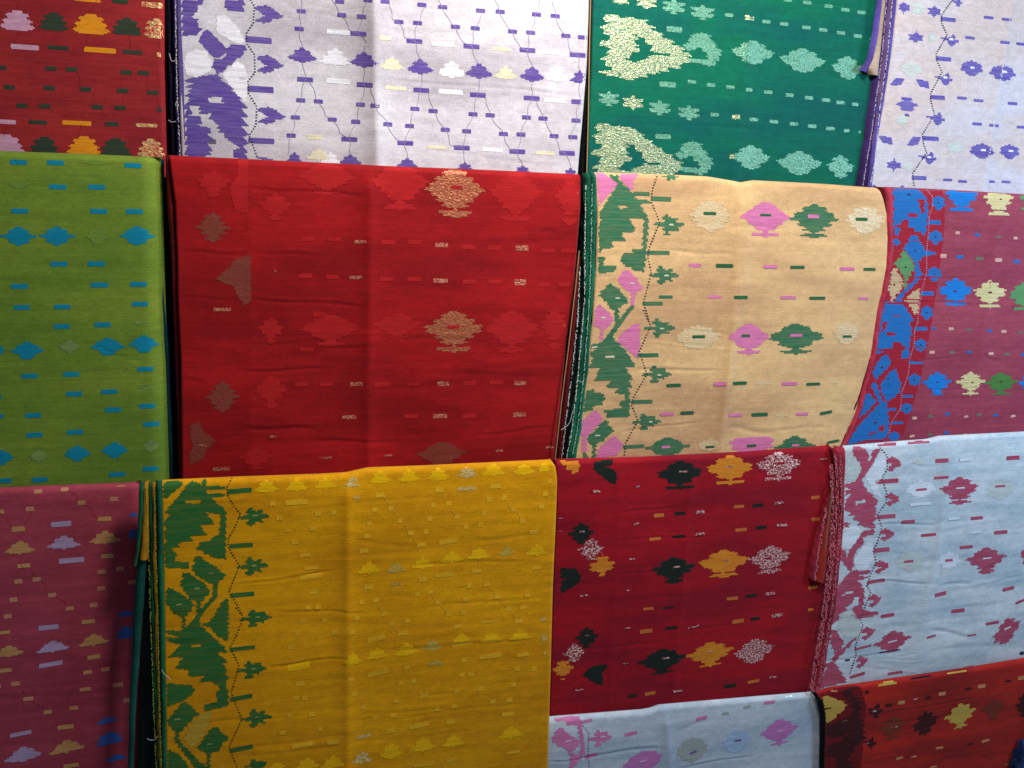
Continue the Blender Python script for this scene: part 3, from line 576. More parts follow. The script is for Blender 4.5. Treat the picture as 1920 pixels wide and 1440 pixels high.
# --- cream saree with green and pink border
G = Saree('saree', 'cream orange saree with green trees and pink leaves in its left border', Y2-.004,
    [(1100, 322), (1114, 323), (1250, 327), (1330, 331), (1372, 338), (1392, 342), (1415, 338), (1550, 345), (1657, 353)], [(1070, 890), (1560, 872)], [(1114, 323), (1119, 400), (1116, 500), (1110, 600), (1099, 700), (1088, 790), (1070, 890)],
    [(1648, 352), (1660, 375), (1669, 430), (1664, 520), (1650, 590), (1636, 680), (1610, 780), (1585, 835), (1560, 872)],
    cloth('cream cotton', (242, 198, 140), (214, 168, 122), streak=.10), seed=9, nrand=16, amp=.8, rr=.018, ridges=[(1390, 345, 1372, 600, 3.5, 12), (1386, 560, 1340, 870, 3, 10)],
    creases=[(1255, 470, 1380, 478, 1.4, 4), (1180, 694, 1360, 693, 1.8, 4), (1150, 812, 1320, 788, 1.6, 3), (1360, 800, 1460, 815, 2., 8), (1450, 806, 1560, 800, 1.2, 5), (1200, 640, 1370, 656, -1., 3), (1120, 620, 1370, 622, .8, 3), (1360, 425, 1480, 428, 1., 6), (1110, 650, 1180, 645, .8, 3), (1380, 440, 1640, 452, .6, 8)])
grn = yarn('leaf green yarn', (46, 116, 82), (206, 176, 126), .07); pnk = yarn('pink yarn', (226, 120, 176), (236, 186, 140), .08); dgn = yarn('dark green dash yarn', (46, 104, 66)); slv = zari('silver on cream', (226, 214, 176), (226, 192, 142), .35, .45, .6, .15); crw = yarn('cream white yarn', (226, 220, 190))
z = (1040, 300, 4.8); zb = (1040, 580, 4.8)
shape(G, 'tree_motif', z, grn, [(470, 125), (540, 140), (560, 120), (590, 190), (700, 290), (855, 290), (855, 320), (725, 322), (727, 345), (860, 365), (855, 395), (765, 395), (810, 470), (845, 520), (845, 600), (825, 830), (820, 900), (805, 1010), (700, 985), (690, 960), (630, 955), (625, 925), (585, 905), (600, 885), (620, 840), (700, 830),
    (705, 795), (790, 800), (805, 525), (670, 530), (700, 570), (735, 645), (600, 650), (640, 730), (510, 735), (530, 790), (440, 795), (365, 880), (360, 850), (410, 790), (385, 760), (385, 730), (400, 700), (385, 640), (395, 620), (385, 560), (430, 530), (390, 530), (390, 500), (570, 215)], [(575, 412), (655, 408), (655, 436), (578, 438)])
shape(G, 'leaf_motif', z, grn, [(380, 870), (450, 870), (460, 900), (435, 915), (440, 950), (560, 948), (540, 1000), (355, 1028), (360, 940)])
shape(G, 'pink_leaf', z, pnk, [(360, 118), (440, 118), (570, 215), (390, 420)]); shape(G, 'pink_leaf', z, pnk, [(580, 125), (760, 130), (740, 150), (705, 180), (705, 260), (680, 265), (600, 190)])
shape(G, 'pink_leaf', z, pnk, [(640, 980), (680, 1000), (700, 1030), (750, 1070), (750, 1100), (800, 1150), (770, 1170), (730, 1190), (720, 1250), (710, 1310), (680, 1310), (690, 1240), (680, 1190), (640, 1170), (600, 1130), (565, 1080), (600, 1020)])
shape(G, 'leaf_motif', z, grn, [(490, 1100), (530, 1130), (580, 1160), (600, 1200), (660, 1250), (650, 1290), (600, 1310), (575, 1345), (575, 1440), (540, 1440), (540, 1350), (490, 1330), (470, 1280), (400, 1220), (430, 1170), (460, 1150)])
shape(G, 'stem_motif', z, grn, [(680, 1310), (720, 1315), (640, 1420), (510, 1600), (440, 1625), (545, 1480), (540, 1400), (575, 1400), (578, 1440)])
shape(G, 'pink_leaf', z, pnk, [(400, 1290), (440, 1330), (490, 1370), (520, 1410), (530, 1440), (470, 1510), (440, 1520), (435, 1620), (405, 1625), (415, 1520), (350, 1490), (335, 1440), (350, 1370)])
shape(G, 'tree_motif', zb, grn, [(440, 285), (495, 235), (520, 250), (640, 370), (735, 520), (635, 518), (710, 635), (660, 630), (705, 705), (650, 705), (690, 755), (660, 770), (680, 800), (670, 968), (470, 968), (445, 905), (600, 890), (580, 830), (640, 810), (625, 765), (540, 755), (570, 710), (460, 712), (500, 640), (360, 640), (400, 530), (300, 530), (350, 440), (300, 405), (290, 395), (350, 370), (380, 350), (295, 370), (300, 325), (430, 290)], [(452, 418), (535, 416), (535, 436), (452, 438)])
shape(G, 'leaf_motif', zb, grn, [(280, 730), (350, 715), (360, 745), (440, 755), (445, 790), (470, 800), (430, 820), (430, 855), (340, 875), (340, 905), (215, 935), (235, 800)])
shape(G, 'pink_leaf', zb, pnk, [(560, 290), (600, 220), (680, 150), (760, 115), (765, 350), (740, 440), (620, 330)]); shape(G, 'pink_leaf', zb, pnk, [(370, 900), (420, 960), (430, 1000), (330, 1100), (290, 1140), (285, 1280), (240, 1280), (250, 1140), (205, 1120), (225, 1020), (320, 940)])
shape(G, 'pink_leaf', zb, pnk, [(540, 1130), (620, 1220), (560, 1310), (370, 1350), (400, 1250)]); shape(G, 'leaf_motif', zb, grn, [(430, 1000), (490, 1005), (480, 1040), (510, 1060), (540, 1100), (480, 1130), (440, 1180), (370, 1215), (370, 1400), (335, 1400), (340, 1230), (290, 1180), (300, 1140), (380, 1070)])
shape(G, 'stem_motif', zb, grn, [(240, 1290), (280, 1290), (330, 1370), (285, 1370)])
put(G, 'flower', grn, [(1030, 580, 250, 190), (980, 1035, 250, 165), (1040, 150, 150, 70)], z); put(G, 'flower', grn, [(945, 167, 252, 170), (920, 582, 252, 155), (825, 1010, 250, 145)], zb)
put(G, 'dash', grn, [(960, 350, 178, 42), (930, 835, 212, 36), (1000, 1232, 125, 28), (880, 1292, 182, 34)], z); put(G, 'dash', grn, [(840, 412, 192, 36), (785, 832, 192, 36), (710, 1235, 192, 32)], zb)
put(G, 'rosette', slv, [(1400, 500, 350, 290)], z, lift=.00038); put(G, 'rosette', slv, [(1290, 250, 390, 215), (1400, 1220, 230, 110)], zb, lift=.00038)
zc = (1360, 340, 4.8); zd = (1360, 580, 4.8)
put(G, 'medallion', pnk, [(360, 345, 435, 315)], zc, jit=2); put(G, 'medallion', grn, [(800, 355, 415, 305)], zc); put(G, 'rosette', slv, [(1255, 345, 330, 250)], zc, lift=.00038)
put(G, 'medallion', pnk, [(212, 270, 370, 280)], zd, jit=2); put(G, 'medallion', grn, [(636, 268, 485, 280)], zd); put(G, 'rosette', slv, [(1090, 215, 230, 200)], zd, lift=.00038); put(G, 'pot', pnk, [(240, 1290, 380, 280)], zd); put(G, 'diamond', grn, [(625, 1245, 370, 215)], zd); put(G, 'diamond', grn, [(1015, 1238, 385, 170)], zb)
put(G, 'dash', dgn, [(1395, 480, 115, 27), (1525, 950, 150, 32), (1675, 1235, 120, 27)], z, lift=.0008); put(G, 'dash', pnk, [(1265, 948, 112, 30), (1440, 1232, 128, 26)], z); put(G, 'dash', crw, [(1048, 580, 36, 14), (1005, 1038, 40, 14), (565, 1242, 40, 12), (695, 1108, 30, 12), (435, 1418, 40, 14)], z, lift=.0008)
put(G, 'dash', dgn, [(1295, 245, 115, 26), (1665, 662, 125, 26), (1070, 682, 130, 28), (1190, 930, 120, 28), (1395, 1236, 80, 18)], zb, lift=.0008); put(G, 'dash', pnk, [(1490, 670, 115, 34), (1010, 942, 124, 26), (1000, 1238, 78, 22)], zb, lift=.0008); put(G, 'dash', crw, [(965, 172, 36, 12), (940, 590, 34, 12), (862, 1010, 30, 12), (385, 1134, 46, 12), (330, 345, 110, 16, -.2), (495, 426, 84, 18)], zb, lift=.0008)
put(G, 'dash', dgn, [(360, 302, 98, 20), (648, 772, 128, 26), (1225, 340, 106, 28), (1295, 790, 108, 24), (140, 1042, 120, 28), (825, 1050, 145, 26), (30, 760, 80, 26)], zc, lift=.0008); put(G, 'dash', pnk, [(790, 315, 102, 32), (405, 768, 126, 30), (1095, 786, 132, 30), (565, 1043, 142, 26), (1240, 1053, 90, 22)], zc, lift=.0008)
put(G, 'dash', dgn, [(182, 236, 76, 22), (130, 662, 122, 28), (790, 670, 124, 24), (308, 945, 148, 30), (905, 928, 108, 26, -.15), (1095, 243, 82, 20), (970, 1188, 110, 22, -.15), (235, 1226, 84, 22)], zd, lift=.0008); put(G, 'dash', pnk, [(636, 233, 112, 24), (575, 667, 142, 30), (90, 950, 126, 26), (690, 940, 112, 24), (630, 1222, 66, 20)], zd, lift=.0008); put(G, 'dash', slv, [(350, 665, 140, 24), (500, 955, 110, 22), (980, 662, 50, 14)], zd)
dd = yarn('dark dots', (40, 50, 44))
G.dots(tr(z, [(920, 150), (880, 260), (868, 370), (945, 560), (850, 790), (838, 880), (870, 1010), (800, 1280), (845, 1440)])[0], dd, 3, 5.6); G.dots(tr(zb, [(800, 10), (865, 150), (760, 380), (830, 580), (705, 800), (690, 860), (750, 1000), (640, 1200), (625, 1320)])[0], dd, 3, 5.6)
G.flush()
tg = cloth('teal green selvage', (18, 122, 90), (10, 92, 70), streak=.2); bg_ = cloth('black green layer', (12, 34, 30), (6, 14, 14), streak=.1, sheen=.05); pg = yarn('pale green threads', (150, 180, 160))
strip(G, 'folded_layer', [(1092, 326), (1090, 440), (1085, 560), (1070, 700), (1056, 800), (1046, 872)], [(1101, 326), (1098, 440), (1094, 560), (1082, 700), (1072, 800), (1062, 872)], bg_, .014, .6, 1., seed=2)
strip(G, 'folded_layer', [(1096, 400), (1092, 560), (1080, 700), (1066, 800), (1052, 872)], [(1101, 400), (1100, 560), (1090, 700), (1078, 800), (1066, 872)], bg_, .009, .7, 1.2, seed=12, roll=False)
strip(G, 'selvage', [(1097, 324), (1096, 440), (1096, 560), (1083, 700), (1072, 800), (1060, 876)], [(1109, 324), (1108, 440), (1104, 560), (1094, 700), (1082, 800), (1070, 876)], tg, .003, .8, 1.1, seed=4)
strip(G, 'selvage', [(1107, 323), (1108, 440), (1103, 560), (1093, 700), (1081, 800), (1068, 876)], [(1119, 323), (1119, 440), (1113, 560), (1103, 700), (1091, 800), (1077, 876)], tg, -.001, .6, .9, seed=5)
fray(G, [(1098, 345), (1097, 440), (1096, 560), (1084, 700), (1073, 800), (1060, 870)], thr_white, -.004, 1.3); fray(G, [(1110, 340), (1109, 440), (1105, 560), (1095, 700), (1083, 800), (1070, 870)], pg, -.006, 1.3); fray(G, [(1088, 500), (1083, 600), (1072, 700), (1060, 800), (1052, 868)], thr_white, .004, 2)
thread(G, [(1052, 806), (1062, 800), (1068, 796), (1074, 770)], .0005, thr_white); thread(G, [(1084, 713), (1088, 716), (1093, 716)], .0004, thr_white)

# --- maroon saree with blue border
H = Saree('saree', 'maroon saree with a blue tree border and blue, cream and green medallions', Y2-.001,
    [(1655, 350), (1750, 354), (1990, 368)], [(1548, 880), (1990, 845)], [(1664, 350), (1668, 400), (1670, 470), (1660, 540), (1645, 600), (1634, 680), (1612, 760), (1585, 830), (1548, 880)], [(1990, 368), (1990, 845)],
    cloth('rose maroon cotton', (172, 72, 92), (152, 58, 80), streak=.16), seed=14, nrand=12, amp=.7, ridges=[(1880, 360, 1810, 840, 2.5, 12)],
    creases=[(1765, 410, 1920, 420, 1.5, 2.4), (1560, 515, 1860, 522, 1.3, 2.4), (1650, 566, 1850, 570, 1.6, 3), (1680, 684, 1820, 662, 1.8, 2.6), (1720, 730, 1860, 728, 1.5, 3), (1840, 668, 1880, 680, 2, 7), (1740, 560, 1900, 590, .8, 8)])
brd = yarn('crimson border yarn', (168, 30, 50)); bl = yarn('royal blue yarn', (34, 112, 186)); bb = yarn('bright blue yarn', (22, 126, 210)); cy = yarn('straw yarn', (222, 206, 150)); lg = yarn('fresh green yarn', (96, 150, 96)); tn = yarn('tan yarn', (204, 174, 134)); pk = yarn('pale pink dots', (226, 172, 160)); gy = yarn('grey green dots', (116, 116, 100)); wdt = yarn('white dots', (186, 160, 190))
z = (1560, 340, 5.3333); zf = (1560, 590, 5.3333)
shape(H, 'border_band', z, brd, [(520, 60), (1100, 100), (1130, 300), (1120, 500), (1085, 800), (1040, 1100), (1010, 1330), (960, 1600), (900, 1900), (820, 2200), (700, 2560), (250, 2620), (0, 2600), (300, 2100), (440, 1200)], row=4, jit=.6, lift=.0003)
shape(H, 'tree_motif', z, bl, [(610, 70), (850, 75), (920, 130), (955, 200), (960, 320), (945, 450), (935, 520), (905, 550), (895, 505), (820, 500), (815, 465), (770, 460), (755, 400), (780, 375), (690, 395), (685, 420), (650, 440), (680, 480), (670, 520), (640, 560), (680, 600), (660, 650), (610, 650), (590, 560), (595, 480), (615, 400), (600, 330), (620, 270), (605, 200), (630, 180), (595, 130)],
    [(860, 185), (925, 185), (920, 320), (890, 318), (880, 270)], [(755, 315), (855, 315), (845, 355), (770, 365)], jit=1.8)
shape(H, 'leaf_motif', z, bl, [(775, 540), (850, 540), (905, 640), (925, 690), (1045, 710), (1045, 735), (925, 740), (870, 800), (860, 830), (905, 930), (850, 1010), (710, 1140), (690, 1210), (640, 1210), (650, 1150), (830, 980), (830, 820), (760, 730), (710, 670), (770, 600)], jit=1.8)
shape(H, 'leaf_motif', z, lg, [(690, 690), (740, 700), (770, 750), (810, 800), (825, 870), (780, 940), (760, 975), (740, 1080), (710, 1080), (720, 960), (680, 900), (620, 820), (650, 780), (690, 760)], jit=2.2)
shape(H, 'leaf_motif', z, tn, [(590, 870), (660, 870), (650, 910), (690, 950), (710, 1020), (680, 1100), (630, 1150), (610, 1210), (590, 1205), (590, 1150), (540, 1050), (540, 990), (580, 950), (600, 900)], jit=2.2); shape(H, 'leaf_motif', z, tn, [(850, 1060), (880, 1070), (870, 1200), (850, 1330), (810, 1320), (800, 1270), (770, 1230), (725, 1190), (770, 1150), (790, 1110), (840, 1100)], jit=2.2)
shape(H, 'tree_motif', z, bl, [(500, 1210), (690, 1185), (740, 1270), (820, 1390), (775, 1405), (800, 1490), (780, 1600), (770, 1770), (700, 1770), (690, 1705), (740, 1685), (700, 1615), (620, 1600), (600, 1665), (530, 1675), (510, 1715), (430, 1720), (440, 1535), (480, 1515), (480, 1400), (500, 1290), (540, 1260), (500, 1250)],
    [(510, 1400), (565, 1400), (520, 1498), (495, 1503)], [(545, 1508), (640, 1513), (625, 1543), (540, 1538)], [(600, 1335), (680, 1335), (675, 1352), (605, 1350)], jit=1.8)
shape(H, 'leaf_motif', zf, bl, [(530, 390), (560, 400), (590, 480), (545, 545), (470, 610), (440, 670), (405, 590), (410, 560), (480, 440)]); shape(H, 'leaf_motif', zf, bl, [(640, 530), (660, 620), (690, 680), (680, 770), (640, 810), (575, 860), (550, 870), (500, 800), (480, 700), (560, 590)])
shape(H, 'tree_motif', zf, bl, [(380, 690), (440, 680), (500, 860), (545, 870), (570, 1080), (560, 1190), (520, 1240), (350, 1250), (240, 1280), (140, 1300), (180, 1230), (270, 1100), (430, 930), (470, 890)], [(470, 1120), (530, 1100), (510, 1160), (400, 1190), (370, 1220), (380, 1180), (460, 1165)]); shape(H, 'leaf_motif', zf, bl, [(330, 790), (380, 790), (440, 870), (350, 970), (270, 1040), (280, 970)])
put(H, 'rosette', bl, [(1065, 212, 130, 150), (1035, 558, 138, 150), (1022, 925, 145, 150), (948, 1312, 120, 150)], z); put(H, 'rosette', bl, [(885, 305, 122, 140), (825, 650, 122, 130), (745, 935, 116, 112), (620, 1215, 122, 92)], zf)
put(H, 'dash', bl, [(1025, 410, 125, 42), (950, 1120, 128, 42)], z); put(H, 'dash', bl, [(890, 140, 122, 36), (845, 475, 132, 36), (755, 815, 112, 26), (600, 945, 82, 26), (655, 1080, 112, 26), (1015, 135, 50, 20)], zf)
put(H, 'pot', bb, [(1298, 195, 300, 230)], z); put(H, 'pot', cy, [(1665, 235, 270, 235)], z); put(H, 'pot', lg, [(1990, 190, 260, 230)], z); put(H, 'medallion', bb, [(1235, 1110, 320, 285)], z); put(H, 'medallion', cy, [(1578, 1130, 308, 285)], z); put(H, 'medallion', lg, [(1912, 1155, 280, 290)], z)
put(H, 'medallion', bb, [(1050, 695, 270, 245)], zf); put(H, 'medallion', cy, [(1385, 690, 250, 240)], zf); put(H, 'medallion', yarn('leaf green yarn on maroon', (78, 128, 62)), [(1688, 695, 300, 235)], zf); put(H, 'medallion', bb, [(1990, 700, 230, 240)], zf)
put(H, 'dash', pk, [(1255, 515, 46, 30), (1835, 567, 40, 26), (1113, 745, 60, 38), (1665, 786, 70, 36)], z); put(H, 'dash', bl, [(1452, 535, 50, 32), (1280, 756, 72, 34), (1848, 801, 66, 34)], z); put(H, 'dash', gy, [(1660, 553, 55, 32), (1475, 771, 78, 34)], z)
put(H, 'dash', pk, [(1190, 140), (1718, 167), (1000, 375), (1590, 389), (825, 1033, 44, 28), (1340, 1017, 40, 22, -.15), (1810, 1013, 46, 24, -.15), (800, 1213, 50, 24, -.15), (1330, 1196, 44, 14)], zf, dflt=(52, 28)); put(H, 'dash', gy, [(1370, 148), (1880, 176), (1200, 375), (1750, 394), (985, 1013), (1470, 1000), (980, 1197)], zf, dflt=(50, 26)); put(H, 'dash', bl, [(1575, 160), (1370, 373), (1910, 398), (1155, 991), (1635, 1004), (1145, 1178)], zf, dflt=(50, 26))
H.dots(tr(z, [(950, 90), (1005, 150), (1005, 250), (970, 350), (965, 500), (945, 700), (945, 900), (910, 1050), (880, 1200), (850, 1430)])[0], wdt, 2.0, 4.2); H.dots(tr(zf, [(860, 70), (825, 150), (820, 300), (780, 430), (760, 600), (700, 770), (680, 950), (600, 1060), (570, 1180)])[0], wdt, 2.0, 4.2)
eyes = yarn('dark red eye', (96, 16, 34)); put(H, 'dash', eyes, [(765, 130, 30, 14), (1065, 212, 12, 14), (1035, 555, 14, 14), (1022, 925, 10, 14), (945, 1312, 14, 14), (832, 693, 14, 16), (735, 853, 12, 22), (622, 1033, 12, 18), (1580, 1110, 36, 14), (1230, 1097, 36, 14), (1685, 178, 20, 12)], z, lift=.0008); put(H, 'dash', eyes, [(885, 300, 14, 14), (822, 648, 16, 16), (745, 935, 14, 14), (1050, 672, 20, 12), (1402, 674, 20, 12), (1690, 670, 24, 10), (500, 524, 20, 14), (560, 640, 14, 16), (435, 1078, 26, 14)], zf, lift=.0008)
H.flush()
rs_ = cloth('rose selvage', (202, 62, 84), (176, 44, 66), streak=.2); dr2 = cloth('shadowed red layer', (128, 12, 22), (84, 8, 16), streak=.15)  # deep red of the layers also holds the shadow beside the selvage
strip(H, 'selvage', [(1660, 351), (1662, 400), (1663, 470), (1652, 540), (1640, 600), (1629, 680), (1607, 760), (1580, 830), (1560, 862)], [(1672, 352), (1675, 400), (1675, 470), (1666, 540), (1652, 600), (1640, 680), (1618, 760), (1591, 830), (1570, 862)], rs_, -.001, .5, 1.1, seed=3)
strip(H, 'folded_layer', [(1646, 350), (1654, 400), (1656, 470), (1642, 540), (1628, 600), (1616, 680), (1592, 760), (1568, 830), (1550, 862)], [(1662, 351), (1664, 400), (1664, 470), (1654, 540), (1641, 600), (1630, 680), (1608, 760), (1581, 830), (1562, 862)], dr2, .004, .8, 1.3, seed=4)
strip(H, 'folded_layer', [(1640, 352), (1646, 400), (1646, 470), (1632, 540), (1618, 600), (1604, 680), (1580, 760), (1558, 830), (1540, 862)], [(1652, 351), (1656, 400), (1656, 470), (1644, 540), (1630, 600), (1618, 680), (1594, 760), (1570, 830), (1552, 862)], dr2, .009, .8, 1.5, seed=9)
# ================================================================== ROW 3
# --- rose saree
I = Saree('saree', 'dusky rose saree with beige and lilac lotuses, in the bottom left corner', Y3,
    [(-110, 924), (0, 917), (262, 907)], [(-110, 1520), (262, 1510)], [(-110, 924), (-110, 1520)], [(262, 907), (262, 1100), (258, 1300), (252, 1510)],
    cloth('dusky rose cotton', (178, 70, 88), (160, 58, 80), streak=.10), seed=31, nrand=6, amp=.9, rr=.012)
be = yarn('beige yarn', (204, 152, 96)); ll = yarn('pale lilac yarn', (186, 160, 198)); bd = yarn('mid blue yarn', (60, 104, 190)); be2 = yarn('light beige yarn', (206, 140, 108)); rv = yarn('rose vine yarn', (190, 64, 76))  # edge motifs woven in plain blue
z = (0, 900, 4.8); z2 = (0, 1140, 4.8)
put(I, 'lotus', be, [(180, 608, 262, 124), (945, 518, 272, 124)], z); put(I, 'lotus', ll, [(575, 562, 292, 124)], z)
put(I, 'lotus', ll, [(475, 347, 285, 108, -.06), (208, 1315, 335, 135, -.08)], z2); put(I, 'lotus', be, [(80, 388, 262, 105), (842, 287, 260, 112, -.07), (600, 1247, 310, 118, -.1)], z2)
put(I, 'dash', ll, [(550, 395, 182, 46), (645, 722, 232, 46), (437, 1325, 184, 42)], z); put(I, 'dash', ll, [(458, 505, 215, 38, -.08), (186, 1130, 195, 36, -.08)], z2)
put(I, 'dash', be, [(165, 440, 122, 42), (215, 770, 118, 36), (940, 348, 126, 42), (967, 683, 116, 38), (795, 1273, 122, 36), (40, 1370, 100, 30), (1090, 53, 75, 10)], z); put(I, 'dash', be, [(845, 440, 118, 38, -.06), (590, 1070, 148, 40), (50, 560, 112, 36), (640, 1416, 142, 36)], z2)
put(I, 'dash', be2, [(345, 102), (268, 258), (2, 285), (583, 83), (735, 203), (1025, 170), (166, 912), (330, 893), (915, 825), (1080, 797), (912, 973), (1190, 917), (122, 1075), (470, 1033), (845, 1122), (628, 1153), (68, 1225)], z, dflt=(74, 38)); put(I, 'dash', be2, [(787, 577), (950, 550), (768, 730, 104, 34), (1062, 690, 92, 34), (138, 680), (255, 815, 92, 34), (428, 935), (665, 898, 80, 34), (1145, 830, 74, 34), (0, 700, 16, 34)], z2, dflt=(78, 36))
put(I, 'dome', bd, [(1205, 310, 76, 36), (1200, 480, 90, 80), (1130, 1200, 150, 44), (1135, 1368, 160, 110)], z); put(I, 'dome', bd, [(965, 1010, 180, 46, -.1), (985, 1170, 230, 105, -.1), (1045, 1345, 180, 50, -.1)], z2)
for P in ([(0, 295), (60, 330), (95, 380), (105, 430)], [(295, 275), (280, 330), (220, 425)], [(380, 110), (330, 160), (275, 225)], [(610, 90), (680, 130), (700, 185)], [(760, 220), (825, 250), (850, 310), (885, 350)], [(1045, 190), (1020, 260), (995, 330)], [(1070, 80), (1020, 150)], [(190, 490), (180, 540)], [(610, 430), (565, 490)], [(945, 400), (935, 455)], [(190, 660), (200, 760), (215, 810)], [(945, 575), (940, 660)], [(1040, 700), (1050, 780)], [(290, 800), (320, 880)], [(375, 900), (415, 960), (420, 1010)], [(500, 1040), (580, 1090), (605, 1140)], [(960, 840), (955, 880)], [(945, 990), (880, 1100)], [(1120, 820), (1180, 900)], [(185, 940), (165, 1050)], [(100, 1250), (60, 1360)], [(880, 1130), (870, 1250)]):
    I.line('vine_line', tr(z, P)[0], 1.4, rv, lift=.00038)
for P in ([(300, 840), (390, 890), (400, 930)], [(465, 945), (520, 1020), (530, 1060)], [(700, 910), (680, 1040)], [(180, 700), (240, 790)], [(905, 520), (950, 550)], [(500, 220), (460, 290)]):
    I.line('vine_line', tr(z2, P)[0], 1.4, rv, lift=.00038)
I.flush()

# --- yellow saree with green border
J = Saree('saree', 'mustard yellow saree with dark green tree border down its left side', -.104,
    [(262, 906), (302, 903), (430, 897), (600, 891), (650, 888), (672, 883), (690, 879), (800, 875), (1035, 864)], [(312, 1520), (1026, 1520)], [(302, 903), (305, 1050), (309, 1300), (312, 1520)], [(1026, 864), (1034, 875), (1037, 900), (1032, 1100), (1028, 1440), (1026, 1520)],
    cloth('mustard cotton', (240, 170, 4), (226, 154, 3), streak=.13), seed=17, nrand=22, amp=.9, ridges=[(652, 885, 652, 1500, 3.5, 10)],
    creases=[(430, 1100, 640, 1070, 1.5, 3), (500, 1145, 700, 1150, 1.1, 3), (500, 1250, 660, 1232, 1.8, 3), (650, 1010, 800, 1030, .8, 6), (700, 1220, 1020, 1200, 1., 5), (780, 1140, 1020, 1120, .8, 4), (660, 1340, 850, 1330, .8, 5), (760, 1060, 1000, 1050, 1., 4), (880, 1015, 1020, 1000, .8, 4), (640, 1395, 900, 1370, .7, 5), (430, 1420, 640, 1400, .8, 6)])
gn = yarn('forest green yarn', (32, 110, 52), (196, 150, 20), .06); ly = yarn('bright yellow yarn', (250, 192, 4)); sq = yarn('pale yellow yarn', (244, 184, 34)); svy = zari('silver on mustard', (240, 224, 176), (220, 168, 40), .5, .4, .7, .3); tan_ = yarn('khaki yarn', (206, 168, 50)); dgs = zari('greenish zari on mustard', (196, 196, 110), (214, 160, 20), .5, .45, .4, .1)
z = (240, 860, 4.8); zq = (240, 1140, 4.8)
shape(J, 'tree_motif', z, gn, [(560, 200), (610, 205), (680, 245), (870, 245), (870, 272), (710, 275), (712, 310), (875, 315), (870, 345), (755, 350), (790, 390), (870, 450), (885, 480), (880, 900), (760, 890), (740, 860), (680, 855), (670, 820), (600, 810), (640, 780), (650, 745), (740, 740), (750, 705), (820, 690), (835, 500), (700, 480), (740, 530), (785, 590), (650, 600), (710, 685), (560, 690), (590, 745), (450, 755), (470, 790), (385, 800), (440, 855), (430, 900), (410, 925), (560, 930), (540, 985), (325, 980), (315, 800), (350, 730), (315, 680), (350, 610), (310, 590), (380, 500), (330, 480), (450, 340)], [(515, 372), (650, 368), (650, 400), (518, 402)])
shape(J, 'leaf_motif', z, gn, [(300, 215), (360, 200), (480, 200), (505, 225), (440, 275), (370, 335), (305, 380)]); shape(J, 'stem_motif', z, gn, [(665, 185), (705, 185), (708, 350), (668, 350)], lift=.00038)
shape(J, 'leaf_motif', z, gn, [(590, 880), (660, 880), (700, 920), (790, 970), (880, 1050), (830, 1100), (790, 1140), (700, 1100), (620, 1050), (575, 990), (600, 940)], jit=2); shape(J, 'leaf_motif', z, gn, [(480, 1020), (560, 1030), (620, 1080), (690, 1120), (740, 1200), (690, 1255), (655, 1290), (655, 1420), (620, 1420), (620, 1280), (560, 1260), (520, 1200), (470, 1130), (500, 1070)], jit=2)
shape(J, 'stem_motif', z, gn, [(765, 1130), (805, 1130), (805, 1240), (680, 1380), (640, 1460), (600, 1460), (630, 1380), (760, 1240)]); shape(J, 'leaf_motif', z, gn, [(345, 1160), (400, 1165), (450, 1200), (550, 1260), (600, 1320), (560, 1370), (520, 1420), (515, 1530), (490, 1530), (485, 1420), (420, 1400), (370, 1330), (330, 1290), (350, 1220)], jit=2)
shape(J, 'tree_motif', zq, gn, [(515, 175), (580, 120), (620, 60), (640, 110), (650, 150), (880, 360), (890, 395), (800, 400), (910, 490), (850, 495), (900, 560), (870, 570), (905, 620), (880, 690), (905, 760), (905, 880), (700, 925), (680, 870), (810, 845), (790, 750), (850, 735), (770, 660), (640, 665), (700, 610), (540, 612), (560, 560), (430, 540), (500, 440), (370, 440), (480, 330), (350, 290), (350, 265), (490, 258), (350, 230), (350, 200), (490, 205)], [(575, 332), (660, 320), (665, 340), (580, 350)])
shape(J, 'leaf_motif', zq, gn, [(860, -80), (905, -80), (905, 300), (780, 230), (750, 170), (650, 152), (740, 120), (790, 50)], jit=2)
shape(J, 'leaf_motif', zq, gn, [(350, 665), (460, 690), (560, 685), (610, 740), (550, 800), (460, 850), (350, 885)], jit=2); shape(J, 'leaf_motif', zq, gn, [(500, 835), (560, 870), (640, 950), (590, 985), (540, 1040), (490, 1100), (460, 1110), (460, 1190), (560, 1290), (640, 1380), (770, 1460), (620, 1460), (420, 1190), (430, 1110), (365, 1050), (350, 1010), (400, 960)])
shape(J, 'leaf_motif', zq, gn, [(760, 1065), (830, 1080), (830, 1110), (910, 1170), (850, 1220), (820, 1280), (740, 1310), (735, 1460), (710, 1460), (715, 1310), (620, 1260), (680, 1180)], jit=2); shape(J, 'leaf_motif', zq, gn, [(350, 1265), (450, 1310), (520, 1380), (560, 1460), (350, 1460)])
shape(J, 'khaki_flower', zq, tan_, [(560, 1060), (650, 960), (760, 920), (740, 1020), (680, 1140), (620, 1230), (560, 1260), (500, 1180)], jit=2.4, lift=.0003)
put(J, 'flower', gn, [(1130, 520, 262, 165), (1120, 965, 256, 165)], z); put(J, 'flower', gn, [(1150, 88, 275, 152), (1115, 550, 258, 156), (1155, 988, 250, 165), (1150, 1412, 210, 110)], zq); put(J, 'dash', gn, [(1005, 288, 222, 42, -.03), (1020, 780, 212, 40), (1030, 1222, 218, 40)], z); put(J, 'dash', gn, [(1030, 362, 232, 34), (1020, 805, 202, 38, -.06), (1020, 1265, 212, 38, -.06)], zq)
